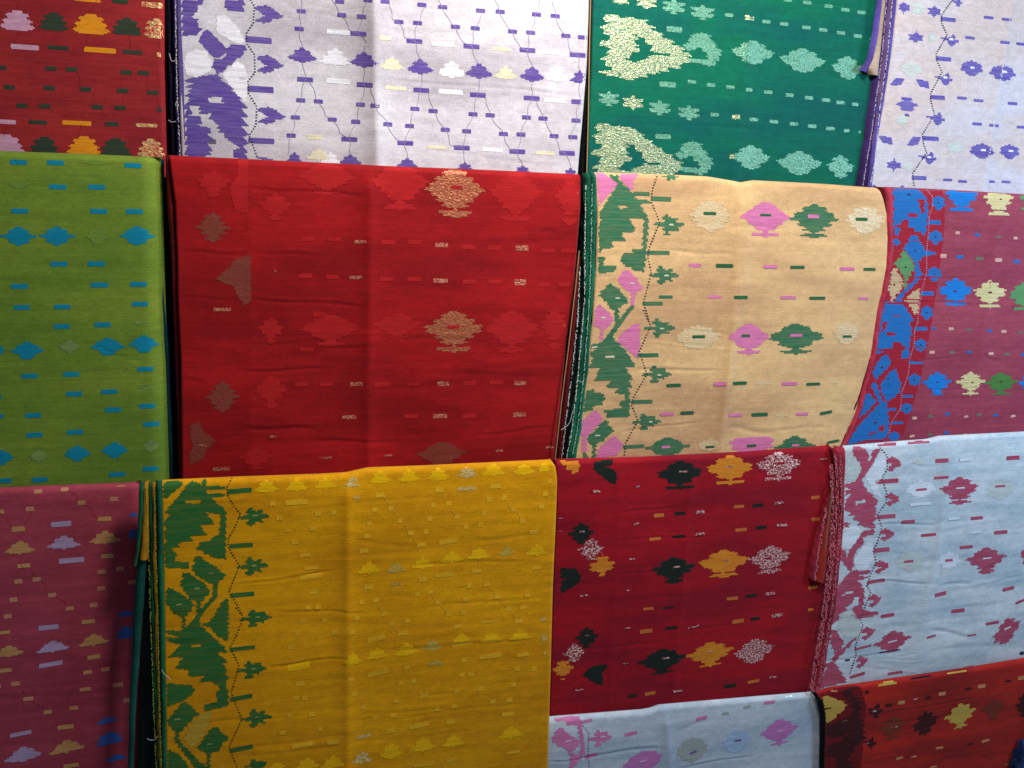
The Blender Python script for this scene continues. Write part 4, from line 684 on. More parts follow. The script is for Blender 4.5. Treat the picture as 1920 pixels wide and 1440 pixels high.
put(J, 'dash', yarn('khaki eye', (150, 160, 96)), [(1145, 510, 50, 16), (1135, 960, 44, 18), (750, 1030, 40, 12), (620, 1166, 46, 18), (460, 1310, 60, 16)], z, lift=.0008); put(J, 'dash', _m['khaki eye'], [(1165, 80, 40, 14), (1130, 545, 46, 14), (445, 998, 60, 18), (735, 1222, 50, 14), (1160, 980, 40, 14)], zq, lift=.0008)
gd_ = yarn('dark green dots', (30, 60, 34))
J.dots(tr(z, [(935, 175), (890, 260), (900, 330), (950, 420), (1015, 500), (960, 620), (905, 720), (905, 800), (1005, 960), (910, 1190), (1030, 1400)])[0], gd_, 3, 5.8); J.dots(tr(zq, [(975, 0), (1040, 80), (980, 240), (920, 350), (1000, 520), (930, 760), (1025, 1000), (910, 1250), (985, 1440)])[0], gd_, 3, 5.8)
zr_ = (620, 860, 4); zs = (620, 1080, 4)
put(J, 'lotus', ly, [(370, 140, 165, 108), (585, 130, 158, 105), (805, 120, 165, 105), (1220, 85, 168, 96), (1450, 80, 165, 86), (1600, 62, 100, 66), (285, 820, 165, 96), (690, 780, 165, 98), (905, 740, 165, 92), (1110, 710, 165, 92), (1545, 685, 150, 90)], zr_, jit=1.8)
put(J, 'lotus', ly, [(1245, 250, 205, 125), (1515, 238, 195, 115), (1775, 218, 195, 115)], z, jit=1.8); put(J, 'lotus', ly, [(345, 582, 160, 90, -.06), (565, 552, 175, 100, -.06), (165, 622, 130, 100), (980, 465, 130, 70), (1205, 460, 165, 84), (1420, 445, 165, 74), (455, 1312, 178, 116), (690, 1265, 178, 108), (920, 1236, 166, 98), (1350, 1172, 176, 96)], zs, jit=1.8); put(J, 'lotus', ly, [(1610, 1400, 205, 110), (1840, 1390, 205, 115), (1340, 1420, 150, 60)], zq)
put(J, 'lotus', svy, [(165, 170, 96, 92), (1020, 105, 155, 80)], zr_); put(J, 'dash', svy, [(1020, 225, 145, 30), (190, 290, 50, 22)], zr_); put(J, 'lotus', dgs, [(490, 820, 135, 72), (1320, 690, 110, 66), (490, 935, 100, 30)], zr_); put(J, 'lotus', dgs, [(760, 520, 150, 84), (790, 650, 150, 36)], zs); put(J, 'lotus', svy, [(235, 1362, 138, 96)], zs); put(J, 'dash', svy, [(245, 1200, 112, 26, -.1), (1600, 325, 40, 26), (1600, 460, 40, 50), (1605, 575, 26, 30)], zs)
put(J, 'square', sq, [(370, 270, 84, 38), (330, 380), (450, 370), (520, 465), (600, 555), (290, 485), (270, 580), (250, 690, 84, 38), (680, 645, 80, 36), (715, 545), (740, 450), (770, 348), (885, 335), (815, 235, 80, 36), (950, 432), (1015, 510), (1125, 495), (1150, 410), (1190, 305), (1300, 292), (1235, 205, 96, 36), (1370, 380), (1440, 468), (1520, 550, 78, 32), (690, 905, 84, 34),
    (285, 960, 90, 36), (235, 1078), (340, 1060), (400, 1160), (195, 1195), (455, 1235), (575, 1215), (540, 1305, 92, 36), (650, 1015), (745, 995), (805, 1083), (885, 1165), (995, 1155), (955, 1255, 84, 30), (1095, 842, 84, 32), (1040, 950), (1170, 940), (1250, 1035), (1335, 1125), (1410, 1215, 74, 30), (1440, 1112), (1475, 1022), (1010, 1058), (160, 1300), (25, 1305), (1640, 165, 36, 36), (1610, 260, 50, 36), (1580, 355, 50, 40), (1540, 815, 80, 30)], zr_, dflt=(50, 34))
put(J, 'dash', sq, [(850, 870, 145, 30), (340, 1350, 135, 36, -.12), (880, 620, 140, 34, -.1), (1190, 1220, 130, 20)], zr_); put(J, 'square', sq, [(1300, 400, 60, 50), (1360, 530, 66, 44), (1710, 495, 70, 44), (1850, 485, 64, 38), (1665, 630, 70, 44), (1440, 645, 60, 30), (1500, 750, 80, 40), (1590, 870, 122, 36), (1670, 1200, 104, 36), (1620, 1340, 60, 42), (1710, 1335, 62, 44)], z); put(J, 'dash', sq, [(1515, 390, 205, 50), (1650, 1060, 210, 46, -.05), (1650, 980, 130, 34)], z)
put(J, 'dash', sq, [(355, 725, 155, 34, -.12), (1200, 600, 175, 34), (1440, 590, 92, 28), (660, 1120, 155, 34, -.08), (1330, 1035, 96, 30), (985, 512, 165, 22), (905, 1380, 80, 30), (20, 1250, 80, 26), (1200, 488, 150, 14), (1370, 1320, 96, 24), (700, 1415, 160, 26)], zs)
put(J, 'square', sq, [(570, 685), (525, 800), (620, 785), (700, 890, 80, 40), (490, 935), (470, 1045), (335, 1065), (450, 1160, 84, 34), (1000, 630), (985, 740), (1050, 735), (1120, 845), (945, 865), (925, 975), (800, 995), (900, 1090, 80, 34), (1215, 940), (1340, 930), (1400, 695), (1525, 695), (1370, 815), (180, 885), (245, 980), (150, 775)], zs, dflt=(52, 32))
put(J, 'dash', ly, [(1535, 520, 205, 72, -.06)], zq); put(J, 'square', sq, [(1550, 680, 96, 40), (1590, 810), (1510, 810), (1460, 350), (1520, 230), (1570, 115, 64, 46), (1770, 110), (1860, 220), (1455, 970), (1655, 955, 66, 40), (1390, 1120, 72, 40), (1730, 1085)], zq, dflt=(58, 38)); put(J, 'dash', sq, [(1570, 1232, 195, 44, -.06), (1840, 1205, 104, 40, -.05)], zq)
yv = yarn('yellow vine yarn', (244, 186, 40))
for P in ([(585, 180), (530, 230), (515, 255)], [(400, 290), (450, 350)], [(470, 390), (500, 440)], [(550, 480), (575, 540)], [(620, 580), (640, 630)], [(850, 260), (860, 320)], [(900, 360), (935, 420)], [(1270, 230), (1290, 285)], [(1320, 320), (1350, 370)], [(1400, 400), (1430, 460)], [(1140, 880), (1165, 930)], [(1190, 970), (1240, 1020)], [(1265, 1060), (1325, 1115)], [(1360, 1150), (1390, 1205)], [(760, 1020), (790, 1075)], [(830, 1100), (870, 1150)], [(355, 1090), (390, 1150)], [(700, 870), (690, 900)], [(1440, 1140), (1420, 1200)], [(1115, 770), (1110, 820)], [(490, 1280), (520, 1310)], [(580, 1240), (570, 1290)]):
    J.line('vine_line', tr(zr_, P)[0], 1.3, yv, lift=.00038)
J.flush()
tg2 = cloth('green selvage', (14, 104, 66), (10, 80, 50), streak=.2); mst = cloth('mustard inner', (190, 134, 14), streak=.15); tl = cloth('teal fold edge', (6, 84, 72), (4, 60, 50)); bk = cloth('slit shade colour', (34, 50, 46), sheen=0); ygr = yarn('yellow green threads', (150, 156, 60))
strip(J, 'folded_layer', [(262, 906), (258, 1010), (250, 1150), (243, 1300), (236, 1510)], [(276, 906), (276, 1010), (268, 1150), (256, 1300), (246, 1510)], tl, .004, .5, .5, seed=1)
strip(J, 'folded_layer', [(270, 1040), (268, 1150), (262, 1300), (252, 1510)], [(292, 1040), (290, 1150), (296, 1300), (304, 1510)], bk, .022, .1, .2, seed=11, roll=False)  # dark strip, the slit's shade put into its colour
strip(J, 'folded_layer', [(276, 905), (280, 1050), (284, 1200), (290, 1350), (296, 1510)], [(290, 905), (290, 1050), (294, 1200), (300, 1350), (304, 1510)], tg2, .006, .9, 1.1, seed=2)
strip(J, 'folded_layer', [(284, 905), (286, 1050), (290, 1200), (295, 1350), (300, 1510)], [(294, 905), (297, 1050), (300, 1200), (304, 1350), (308, 1510)], mst, .0035, .9, .9, seed=3)
strip(J, 'selvage', [(292, 904), (295, 1050), (298, 1200), (302, 1350), (304, 1510)], [(304, 904), (307, 1050), (310, 1200), (313, 1350), (315, 1510)], tg2, -.001, .7, .6, seed=4)
strip(J, 'turned_flap', [(268, 905), (266, 960), (263, 1020), (260, 1048)], [(278, 905), (279, 960), (279, 1020), (277, 1050)], mst, -.001, .5, .3, seed=5)
strip(J, 'flap_selvage', [(260, 906), (259, 960), (255, 1020), (250, 1062)], [(270, 906), (269, 960), (264, 1020), (256, 1060)], tg2, -.003, .6, .3, seed=6)
fray(J, [(274, 910), (276, 980), (279, 1050), (284, 1200), (289, 1350), (293, 1440)], ygr, -.003, 1.8); fray(J, [(290, 915), (293, 1050), (297, 1200), (300, 1350), (303, 1440)], ygr, -.005, 1.4)
thread(J, [(303, 1255), (308, 1266), (316, 1270), (320, 1274)], .0004, thr_white, -.007); thread(J, [(276, 1385), (283, 1389), (290, 1388), (296, 1380)], .0004, thr_white, -.007)

# --- crimson saree
K = Saree('saree', 'crimson saree with black, orange and silver medallions, right of the yellow one', Y3,
    [(1042, 863), (1200, 859), (1400, 849), (1560, 837)], [(1026, 1400), (1500, 1352)], [(1042, 863), (1042, 950), (1037, 1100), (1031, 1300), (1026, 1400)], [(1548, 838), (1561, 850), (1566, 900), (1562, 980), (1550, 1060), (1535, 1180), (1518, 1290), (1500, 1352)],
    cloth('crimson cotton', (174, 18, 34), (146, 16, 36), streak=.12), seed=23, nrand=14, amp=.9, rr=.012, ridges=[(1163, 862, 1140, 1380, 1.0, 5), (1300, 855, 1255, 1380, 1.6, 8)],
    creases=[(1155, 962, 1270, 950, 1.8, 3), (1150, 1012, 1350, 1005, 1.4, 3), (1150, 1078, 1230, 1070, 1.2, 4), (1130, 1125, 1300, 1115, 1., 5), (1060, 1220, 1260, 1205, 1.2, 5), (1300, 1180, 1400, 1170, .9, 5), (1400, 1225, 1520, 1210, .8, 6)])
kb = yarn('black green yarn', (26, 38, 32)); ko = yarn('amber yarn', (222, 136, 38)); ks = zari('silver speckle on crimson', (255, 216, 210), (150, 22, 36), .55, .35, 1., .35); kd = yarn('dull orange dashes', (206, 112, 50))
z = (1000, 840, 4.8); zu = (1000, 1140, 4.8); zv = (1300, 820, 4.8); zw = (1300, 1100, 4.8)
shape(K, 'leaf_motif', z, ko, [(215, 112), (400, 115), (420, 150), (405, 200), (370, 230), (345, 222), (345, 200), (300, 190), (290, 160)], jit=1.8); shape(K, 'heart_motif', z, kb, [(545, 125), (640, 105), (722, 100), (710, 150), (640, 168), (730, 195), (755, 260), (735, 325), (690, 310), (600, 240), (540, 190)]); shape(K, 'heart_motif', z, kb, [(240, 1080), (380, 1080), (435, 1160), (400, 1220), (270, 1300), (240, 1285), (260, 1190), (315, 1180), (250, 1165)])
put(K, 'medallion', kb, [(1320, 245, 405, 265), (1262, 1100, 380, 235)], z); put(K, 'medallion', ko, [(1712, 1040, 440, 250)], z); put(K, 'diamond', kb, [(430, 768, 215, 190)], z); put(K, 'diamond', ks, [(520, 910, 210, 195)], z); put(K, 'tree', ko, [(618, 1065, 225, 225)], z)
put(K, 'dash', kd, [(1130, 605, 92, 34), (1095, 817, 104, 28), (1865, 735, 98, 28), (1790, 1352, 102, 28)], z); put(K, 'dash', kb, [(1320, 587, 98, 30), (1310, 795, 115, 24)], z); put(K, 'dash', ks, [(560, 388, 78, 22), (940, 345, 38, 14), (930, 680, 46, 16), (1500, 575, 76, 26), (1500, 772, 76, 22), (890, 995, 54, 14), (850, 1280, 38, 10), (455, 1325, 68, 16), (1350, 211, 80, 14), (1290, 1068, 64, 14), (437, 750, 44, 12), (1740, 1010, 30, 10), (230, 632, 70, 6), (230, 748, 70, 6)], z, lift=.0008)
put(K, 'dash', kd, [(1035, 5, 96, 24), (1015, 208, 114, 34), (1845, 118, 98, 34, -.06), (1050, 768, 98, 30, -.05)], zu); put(K, 'dash', kb, [(1240, 178, 112, 24), (895, 790, 94, 24), (1770, 700, 112, 30), (1215, -5, 100, 16)], zu); put(K, 'diamond', kb, [(480, 262, 195, 182)], zu); put(K, 'diamond', ks, [(370, 402, 188, 165)], zu); put(K, 'tree', ko, [(265, 550, 186, 192)], zu); shape(K, 'heart_motif', zu, kb, [(440, 600), (530, 520), (670, 505), (660, 540), (610, 590), (630, 620), (620, 690), (560, 680)])
put(K, 'medallion', kb, [(1160, 482, 415, 230, -.03)], zu); put(K, 'medallion', ko, [(1590, 420, 410, 222, -.05)], zu); put(K, 'dash', ks, [(845, 180, 64, 12, -.1), (1440, 168, 100, 12, -.15), (410, 735, 76, 14), (825, 498, 48, 8), (1300, 745, 90, 16), (1190, 449, 70, 14), (480, 245, 40, 8), (1590, 388, 30, 10)], zu, lift=.0008)
put(K, 'medallion', ko, [(330, 295, 410, 268)], zv); put(K, 'dash', _m['crimson cotton'], [(785, 232, 70, 20), (675, 1085, 60, 14)], zv, lift=.0008); put(K, 'medallion', ks, [(770, 262, 395, 262), (690, 1100, 355, 250, -.06)], zv); put(K, 'dash', kd, [(1095, 540, 76, 28), (1105, 735, 86, 28), (410, 622, 92, 26), (430, 830, 102, 28), (1075, 1350, 82, 28)], zv); put(K, 'dash', kb, [(580, 610, 98, 30), (610, 810, 98, 30), (520, 1425, 100, 26)], zv); put(K, 'dash', ks, [(1168, 192, 62, 10), (770, 587, 84, 22), (795, 787, 94, 24), (690, 1405, 84, 24), (325, 262, 60, 14), (293, 1106, 50, 10)], zv, lift=.0008)
put(K, 'dash', kd, [(350, 105, 102, 28), (400, 310, 102, 30, -.06), (1055, 205, 50, 26), (540, 852, 106, 26, -.06)], zw); put(K, 'dash', kb, [(555, 287, 86, 28), (325, 890, 102, 30)], zw); put(K, 'dash', ks, [(755, 257, 94, 30), (715, 812, 62, 16), (690, 62, 80, 22)], zw); put(K, 'diamond', ks, [(548, 578, 360, 215, -.08)], zw)
K.flush()
strip(K, 'folded_layer', [(1033, 866), (1036, 950), (1030, 1100), (1026, 1345)], [(1046, 864), (1046, 950), (1041, 1100), (1034, 1345)], cloth('red slit shade', (58, 4, 12), sheen=0), .012, .4, .3, seed=2)  # near-black red strip, its colour stands in for shade in the slit

# --- pale saree with rose border
Lw = Saree('saree', 'pale bluish white saree with a rose pink border and thick frayed rose selvage stack', Y3-.004,
    [(1535, 841), (1583, 838), (1700, 828), (1740, 825), (1764, 819), (1920, 811), (1990, 807)], [(1505, 1365), (1990, 1290)], [(1583, 838), (1582, 900), (1577, 990), (1564, 1100), (1551, 1180), (1535, 1260), (1520, 1310), (1505, 1365)], [(1990, 807), (1990, 1290)],
    cloth('pale blue white muslin', (224, 232, 238), (184, 204, 216), streak=.08), seed=29, nrand=16, amp=1.0, ridges=[(1775, 820, 1755, 1060, 1.5, 8), (1752, 1050, 1705, 1270, 2.5, 10)],
    creases=[(1630, 985, 1760, 982, 1.8, 3.4), (1630, 1090, 1750, 1094, 2.0, 3.4), (1700, 873, 1770, 875, 1.2, 4), (1755, 1100, 1830, 1092, 2, 6), (1830, 1100, 1920, 1080, 1.2, 4), (1535, 1240, 1700, 1222, 1.6, 4), (1640, 1240, 1740, 1238, -1., 2.5), (1740, 1180, 1820, 1195, 2.2, 7), (1740, 1220, 1920, 1205, 1.2, 8), (1680, 1230, 1720, 1225, 1, 3), (1750, 1000, 1900, 975, .8, 6), (1800, 910, 1920, 900, .8, 8), (1600, 1250, 1720, 1262, .8, 4)])
ro = yarn('rose yarn', (184, 64, 94), (190, 180, 200), .08); wh = yarn('white yarn patches', (228, 236, 246)); pg2 = yarn('faint sage yarn', (202, 212, 210)); nb = yarn('navy yarn', (44, 58, 92))
z = (1520, 800, 4.8); zy = (1520, 1060, 4.8)
shape(Lw, 'vase_motif', z, ro, [(370, 180), (440, 175), (500, 210), (530, 260), (510, 310), (545, 300), (550, 210), (630, 200), (560, 330), (460, 480), (410, 480), (460, 380), (445, 330), (380, 250)]); shape(Lw, 'tree_motif', z, ro, [(410, 482), (460, 480), (500, 560), (600, 660), (605, 690), (570, 720), (600, 750), (575, 780), (595, 820), (565, 850), (580, 910), (520, 910), (470, 900), (430, 880), (440, 850), (380, 840), (400, 800), (330, 800), (360, 770), (290, 745), (300, 690), (360, 600), (300, 620), (300, 580), (360, 560), (310, 550), (310, 520), (350, 505)], [(395, 670), (480, 655), (490, 680), (410, 700)])
shape(Lw, 'leaf_motif', z, ro, [(295, 850), (345, 870), (345, 910), (310, 930), (300, 960), (250, 965), (268, 870)]); shape(Lw, 'branch_motif', z, ro, [(470, 940), (570, 915), (570, 970), (470, 990), (480, 1050), (420, 1100), (380, 1180), (390, 1240), (360, 1310), (230, 1150), (240, 1108), (310, 1105), (325, 1175), (345, 1120)]); shape(Lw, 'band_edge', z, ro, [(262, 190), (290, 190), (302, 420), (290, 600), (262, 950), (245, 960)], lift=.00038)
shape(Lw, 'tree_motif', zy, ro, [(350, 60), (380, 45), (530, 45), (530, 75), (440, 90), (520, 105), (430, 135), (480, 210), (485, 290), (465, 400), (610, 420), (605, 445), (400, 490), (365, 440), (390, 370), (440, 350), (430, 275), (385, 285), (390, 330), (320, 370), (330, 400), (270, 430), (250, 490), (160, 560), (130, 600), (200, 260), (260, 170)], [(280, 270), (330, 230), (380, 235), (370, 255)])
shape(Lw, 'leaf_motif', zy, ro, [(190, 580), (240, 585), (260, 640), (300, 690), (280, 740), (220, 780), (180, 720), (175, 660)]); shape(Lw, 'tree_motif', zy, ro, [(400, 640), (420, 645), (300, 780), (215, 870), (270, 950), (330, 1050), (230, 1070), (60, 1110), (80, 1060), (150, 915), (60, 925), (60, 905), (190, 865), (220, 780), (300, 740)]); shape(Lw, 'leaf_motif', zy, ro, [(135, 600), (190, 575), (230, 590), (170, 620), (125, 650)])
put(Lw, 'side', ro, [(752, 332, 132, 132), (738, 652, 122, 122), (692, 968, 130, 112)], z); put(Lw, 'side', ro, [(640, 1258, 132, 120, -.1)], z); put(Lw, 'side', ro, [(580, 312, 114, 116, -.1), (520, 605, 122, 116, -.12), (462, 862, 104, 110, -.15)], zy)
put(Lw, 'dash', ro, [(685, 158, 168, 28), (685, 490, 212, 38), (680, 808, 168, 36), (635, 1108, 152, 38), (590, 1390, 158, 28), (970, 142, 200, 20), (970, 125, 70, 22)], z); put(Lw, 'dash', ro, [(585, 142, 158, 28, -.08), (530, 440, 152, 28, -.08), (470, 738, 154, 18, -.12), (420, 988, 136, 28, -.15)], zy)
rd = yarn('dark rose dots', (104, 44, 72))
Lw.dots(tr(z, [(625, 190), (690, 265), (690, 380), (640, 470), (680, 580), (680, 680), (600, 790), (640, 900), (600, 1040), (560, 1120), (590, 1210), (530, 1350), (510, 1440)])[0], rd, 3, 5.6); Lw.dots(tr(zy, [(505, 185), (540, 240), (480, 390), (445, 490), (470, 540), (400, 730), (410, 800), (350, 980)])[0], rd, 2.8, 5.)
put(Lw, 'medallion', ro, [(1340, 575, 325, 250), (1578, 1205, 335, 235), (1960, 1155, 150, 150)], z); put(Lw, 'diamond', ro, [(738, 682, 315, 185, -.1), (1765, 585, 240, 215, -.45)], zy); put(Lw, 'dash', ro, [(1720, 668, 150, 20, -.2), (985, 1000, 200, 18)], zy)
put(Lw, 'dash', ro, [(1180, 305, 120, 36), (1820, 280, 120, 36), (1175, 457, 134, 24), (995, 565, 98, 20), (1705, 535, 92, 18), (878, 855, 122, 32), (1495, 822, 112, 28), (1060, 973, 138, 26), (1710, 950, 122, 32), (1400, 1083, 118, 28), (882, 1212, 86, 22), (1243, 1202, 70, 22)], z)
put(Lw, 'dash', ro, [(1168, 258, 104, 34, -.15), (1778, 210, 104, 32, -.12), (1885, 325, 84, 24, -.3), (1325, 408, 122, 34), (692, 450, 122, 32, -.06), (1635, 517, 122, 26, -.06), (1085, 640, 82, 18, -.15), (1450, 627, 82, 14), (760, 967, 136, 22), (1400, 918, 120, 14, -.1)], zy); put(Lw, 'dash', nb, [(330, 852, 46, 18), (985, 1006, 160, 16, .05), (710, 770, 190, 10, -.03), (1900, 790, 40, 30)], zy)
put(Lw, 'dash', wh, [(1400, 295, 124, 30), (985, 695, 190, 24), (1285, 825, 102, 22), (1490, 950, 90, 18), (1345, 550, 80, 12), (1585, 1182, 76, 12)], z, lift=.0008); put(Lw, 'dash', wh, [(735, 682, 84, 12, -.15), (1770, 562, 60, 14, -.3)], zy, lift=.0008); put(Lw, 'rosette', pg2, [(1710, 560, 260, 190), (900, 1210, 260, 190), (975, 315, 110, 50)], z, lift=.0003); put(Lw, 'rosette', wh, [(990, 560, 260, 150), (1245, 1205, 200, 150)], z, lift=.0003)
shape(Lw, 'pale_flower', z, pg2, [(300, 200), (365, 180), (380, 260), (440, 340), (450, 400), (400, 470), (305, 505)]); shape(Lw, 'pale_flower', z, wh, [(250, 975), (330, 880), (430, 905), (460, 940), (400, 1050), (350, 1100), (260, 1090)]); shape(Lw, 'pale_flower', z, wh, [(450, 1100), (500, 1040), (560, 1050), (570, 1180), (500, 1290), (410, 1285), (385, 1200)]); shape(Lw, 'pale_flower', z, wh, [(490, 440), (570, 330), (650, 240), (680, 330), (640, 440), (600, 520), (640, 640), (560, 600)])
shape(Lw, 'pale_flower', zy, pg2, [(290, 420), (380, 410), (440, 500), (450, 620), (380, 650), (300, 640), (260, 580), (230, 560)])
Lw.flush()
rsel = cloth('rose red selvage', (176, 44, 66), (140, 30, 50), streak=.3); rdark = cloth('wine fold', (104, 16, 30), (70, 10, 20), streak=.2); rth = yarn('pink cut threads', (204, 112, 124)); bg2 = cloth('beige fold line', (150, 128, 116), streak=.1); redin = cloth('orange red inner', (168, 44, 34), streak=.2)
strip(Lw, 'folded_layer', [(1552, 842), (1558, 880), (1560, 960), (1548, 1100), (1534, 1200), (1514, 1310), (1500, 1350)], [(1572, 840), (1572, 880), (1571, 960), (1560, 1100), (1546, 1200), (1526, 1310), (1512, 1350)], rdark, .005, .9, 1.1, seed=4)
strip(Lw, 'folded_layer', [(1556, 880), (1556, 960), (1552, 1050), (1540, 1160), (1522, 1260), (1502, 1350)], [(1566, 880), (1566, 960), (1562, 1050), (1550, 1160), (1533, 1260), (1514, 1350)], rsel, .002, .9, 1.2, seed=8, roll=False)
strip(Lw, 'selvage', [(1558, 840), (1564, 880), (1565, 960), (1560, 1050), (1549, 1140), (1531, 1240), (1514, 1320), (1506, 1350)], [(1577, 839), (1575, 880), (1574, 960), (1570, 1050), (1559, 1140), (1542, 1240), (1525, 1320), (1516, 1350)], rsel, -.001, .9, 1.2, seed=5)
strip(Lw, 'selvage', [(1570, 839), (1573, 880), (1573, 960), (1567, 1050), (1556, 1140), (1540, 1240), (1522, 1320), (1512, 1350)], [(1586, 838), (1585, 880), (1583, 960), (1577, 1050), (1566, 1140), (1549, 1240), (1530, 1320), (1522, 1350)], rsel, -.003, .6, .8, seed=6)
strip(Lw, 'turned_flap', [(1556, 925), (1544, 970), (1534, 1010), (1526, 1060), (1522, 1085)], [(1562, 915), (1560, 970), (1554, 1030), (1548, 1090), (1546, 1094)], redin, -.0005, .4, .4, seed=7, roll=False)
strip(Lw, 'flap_selvage', [(1552, 935), (1538, 985), (1530, 1020), (1522, 1060), (1520, 1086)], [(1556, 930), (1545, 985), (1538, 1020), (1531, 1060), (1530, 1090)], rsel, -.003, .5, .5, seed=9, roll=False)
thread(Lw, [(1561, 905), (1555, 960), (1549, 1010), (1541, 1060), (1537, 1086)], .0014, bg2, -.004, 'fold_line')
for k, P in enumerate(([(1566, 850), (1570, 900), (1568, 960), (1562, 1050), (1550, 1140), (1532, 1240), (1516, 1335)], [(1576, 850), (1578, 900), (1577, 960), (1570, 1050), (1560, 1140), (1543, 1240), (1524, 1335)], [(1558, 870), (1562, 960), (1554, 1060), (1541, 1160), (1520, 1290), (1508, 1340)], [(1549, 950), (1540, 1000), (1532, 1060), (1527, 1084)])):
    fray(Lw, P, rth, -.006, 5.0, 1.1)

# ================================================================== ROW 4
M = Saree('saree', 'pale blue saree with pink border flowers, lowest row, right of the yellow one', -.088,
    [(1012, 1349), (1205, 1334), (1222, 1331), (1238, 1325), (1400, 1311), (1545, 1299)], [(1012, 1560), (1545, 1540)], [(1012, 1349), (1012, 1440), (1012, 1560)], [(1528, 1300), (1540, 1322), (1543, 1350), (1543, 1440), (1545, 1540)],
    cloth('pale blue cotton', (214, 226, 236), (180, 198, 216), streak=.08), seed=37, nrand=6, amp=1., rr=.014, ridges=[(1248, 1330, 1262, 1540, 2.5, 10)],
    creases=[(1080, 1420, 1250, 1400, 1.8, 5), (1028, 1430, 1110, 1420, 1.4, 3), (1270, 1440, 1420, 1415, 1.5, 4), (1270, 1370, 1330, 1350, 1., 6)])
mp_ = yarn('orchid pink yarn', (222, 122, 178), (210, 196, 220), .08); mv_ = yarn('orchid purple yarn', (204, 118, 192), (206, 198, 224), .08); ms = zari('silver on pale blue', (214, 226, 214), (164, 186, 196), .8, .4, .6); mb = yarn('soft blue yarn', (176, 202, 232)); md = yarn('violet dots', (120, 90, 160))
z = (1000, 1140, 4.8); zw = (1300, 1100, 4.8)
shape(M, 'branch_motif', z, mp_, [(160, 985), (400, 970), (430, 1010), (440, 1100), (460, 1200), (465, 1310), (400, 1380), (350, 1460), (320, 1460), (335, 1330), (300, 1270), (360, 1310), (405, 1330), (430, 1260), (400, 1060), (370, 1052), (310, 1055), (290, 1020), (210, 1020)]); shape(M, 'leaf_motif', z, mp_, [(215, 1080), (265, 1075), (300, 1120), (370, 1170), (425, 1200), (390, 1260), (340, 1290), (300, 1270), (225, 1240), (165, 1195), (180, 1150)], jit=1.8)
put(M, 'flower', mp_, [(600, 1167, 200, 150)], z); put(M, 'dash', mp_, [(475, 1018, 112, 28, -.1), (520, 1327, 112, 36, -.12), (880, 1130, 112, 30, -.1), (1515, 990, 98, 30, -.1)], z); put(M, 'rosette', mv_, [(985, 1385, 345, 200, -.12)], z, jit=2); put(M, 'rosette', ms, [(1430, 1275, 270, 230)], z, jit=2); put(M, 'rosette', mb, [(1820, 1200, 230, 210)], z, jit=2, lift=.0003)
put(M, 'dash', mp_, [(75, 1182, 88, 28), (685, 1040, 98, 28)], zw); put(M, 'medallion', mv_, [(775, 1310, 330, 230, -.06)], zw, jit=1.8); put(M, 'rosette', mb, [(405, 1380, 230, 170)], zw, jit=2, lift=.0003); put(M, 'dash', md, [(400, 1380, 60, 14), (640, 1640, 60, 14)], zw, lift=.0008); put(M, 'dash', md, [(1440, 1296, 56, 16, -.2)], z, lift=.0008); put(M, 'dash', ms, [(485, 1082, 70, 24, -.1), (290, 1140, 60, 26), (860, 985, 60, 16)], zw)
put(M, 'dash', yarn('pale pink eye', (226, 190, 226)), [(310, 1195, 60, 18, -.1), (625, 1155, 50, 18), (985, 1375, 60, 14, -.15)], z, lift=.0008); put(M, 'dash', _m['pale pink eye'], [(778, 1296, 54, 16)], zw, lift=.0008)
M.dots(tr(z, [(450, 1060), (500, 1130), (490, 1300), (505, 1440)])[0], md, 2.6, 4.6)
M.flush()

Nn = Saree('saree', 'red saree with black border and gold rosettes, in the bottom right corner', -.092,
    [(1528, 1302), (1560, 1292), (1700, 1272), (1830, 1253), (1990, 1226)], [(1538, 1560), (1990, 1540)], [(1532, 1301), (1542, 1330), (1543, 1440), (1540, 1560)], [(1990, 1226), (1990, 1540)],
    cloth('rust red cotton', (190, 40, 30), (150, 30, 28), streak=.16), seed=41, nrand=12, amp=1.1,
    creases=[(1650, 1340, 1830, 1310, 2, 4), (1640, 1360, 1760, 1345, 1.4, 4), (1750, 1430, 1900, 1395, 1.4, 5), (1700, 1310, 1920, 1270, 1., 6), (1620, 1420, 1760, 1400, 1., 4)])
nbk = yarn('black border yarn', (44, 18, 20), (110, 16, 24), .2); ndr = yarn('deep crimson border yarn', (118, 12, 22)); ng = yarn('gold rosette yarn', (204, 168, 76)); nt_ = yarn('tan dashes', (208, 142, 96)); nbr = zari('bronze on red', (150, 80, 50), (130, 30, 26), .6, .5, .5)
z = (1440, 1200, 4)
shape(Nn, 'border_band', z, ndr, [(380, 380), (690, 340), (740, 500), (720, 640), (715, 760), (690, 1000), (380, 1000)], row=4, jit=.6, lift=.0003)
shape(Nn, 'black_branch', z, nbk, [(430, 640), (560, 600), (620, 560), (640, 520), (610, 450), (540, 395), (590, 380), (660, 440), (700, 460), (690, 560), (715, 640), (720, 740), (640, 820), (600, 900), (680, 1000), (520, 1000), (500, 880), (420, 870), (450, 800), (560, 740), (600, 690), (520, 740), (440, 730)]); shape(Nn, 'black_branch', z, nbk, [(560, 395), (600, 345), (680, 350), (640, 380), (600, 440)])
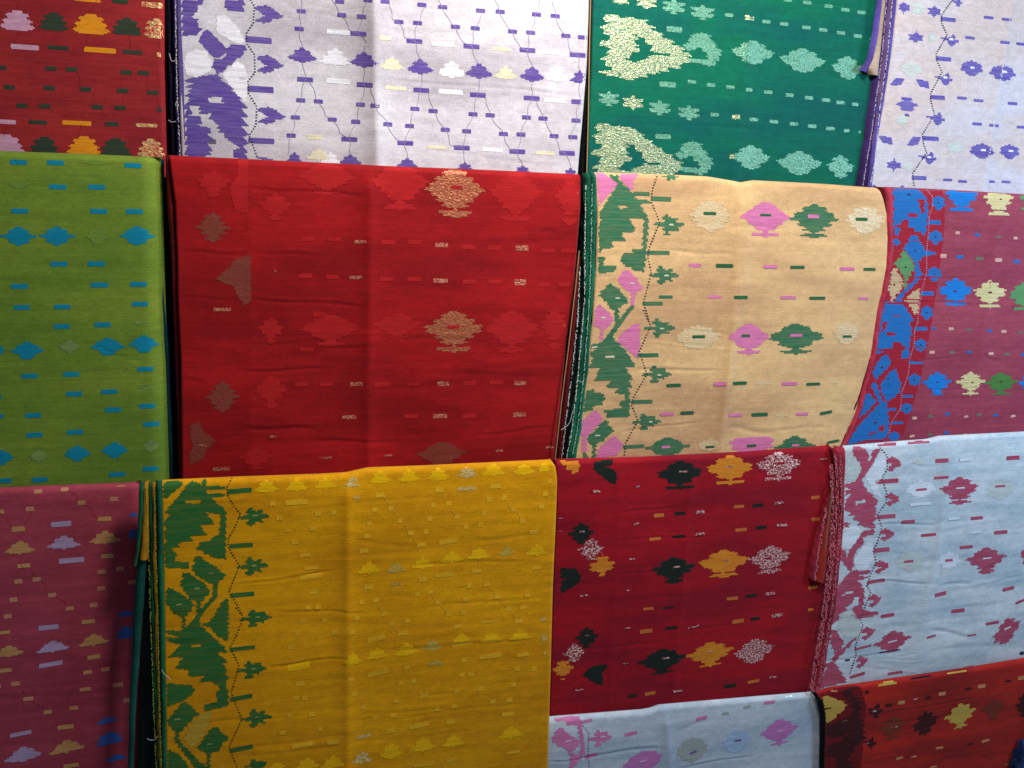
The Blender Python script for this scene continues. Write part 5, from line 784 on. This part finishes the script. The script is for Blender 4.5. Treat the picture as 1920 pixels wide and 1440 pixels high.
shape(Nn, 'gold_rosette', z, ng, [(410, 412), (470, 425), (500, 440), (560, 460), (585, 490), (560, 530), (520, 560), (500, 590), (440, 622), (410, 500)], lift=.00038); put(Nn, 'petals', nbk, [(800, 530, 120, 110), (765, 770, 100, 100), (735, 390, 60, 30)], z); put(Nn, 'diamond', nbk, [(1178, 622, 185, 175, -.2), (1915, 490, 110, 170), (1850, 930, 130, 90)], z); put(Nn, 'medallion', ng, [(1443, 570, 220, 190, -.15)], z); put(Nn, 'medallion', nbr, [(930, 660, 200, 170, -.1), (1690, 520, 180, 150)], z, jit=2.2)
put(Nn, 'dash', nt_, [(1000, 468, 50, 26), (1305, 402, 54, 26), (1602, 346, 56, 26), (1897, 284, 48, 28), (985, 885, 52, 18, -.1), (1285, 808, 56, 16), (1630, 755, 58, 18, -.1), (1095, 873, 40, 12), (580, 606, 50, 14, -.1), (495, 380, 46, 12, .2), (1800, 930, 40, 12), (1240, 950, 50, 14)], z); put(Nn, 'dash', nbk, [(905, 485, 52, 20), (1200, 430, 46, 18), (1500, 362, 46, 16), (1800, 305, 40, 14), (1520, 775, 40, 12), (450, 510, 46, 8)], z, lift=.0008)
put(Nn, 'dash', ng, [(895, 330, 140, 16), (900, 322, 80, 30), (1415, 240, 150, 12)], z); put(Nn, 'dash', yarn('dark navy yarn', (20, 22, 40)), [(1145, 278, 150, 14)], z); put(Nn, 'dash', ks, [(795, 532, 32, 14), (945, 650, 50, 6), (748, 770, 16, 10), (1110, 440, 50, 8, -.1)], z, lift=.0008)
Nn.flush()
strip(Nn, 'black_selvage', [(1526, 1300), (1536, 1318), (1541, 1345), (1540, 1440), (1536, 1540)], [(1536, 1301), (1545, 1318), (1549, 1345), (1547, 1440), (1545, 1540)], cloth('black selvage cloth', (18, 14, 20), sheen=.05), -.0035, .7, .3, seed=2)

O = Saree('saree', 'dark blue saree corner just showing below the red one at bottom right', -.114,
    [(1905, 1452), (1912, 1410), (1922, 1392), (1990, 1380)], [(1900, 1560), (1990, 1560)], [(1905, 1440), (1902, 1500), (1900, 1560)], [(1990, 1380), (1990, 1560)], cloth('blue cotton', (36, 66, 122), (24, 44, 90)), seed=43, nrand=2, R0=.010)
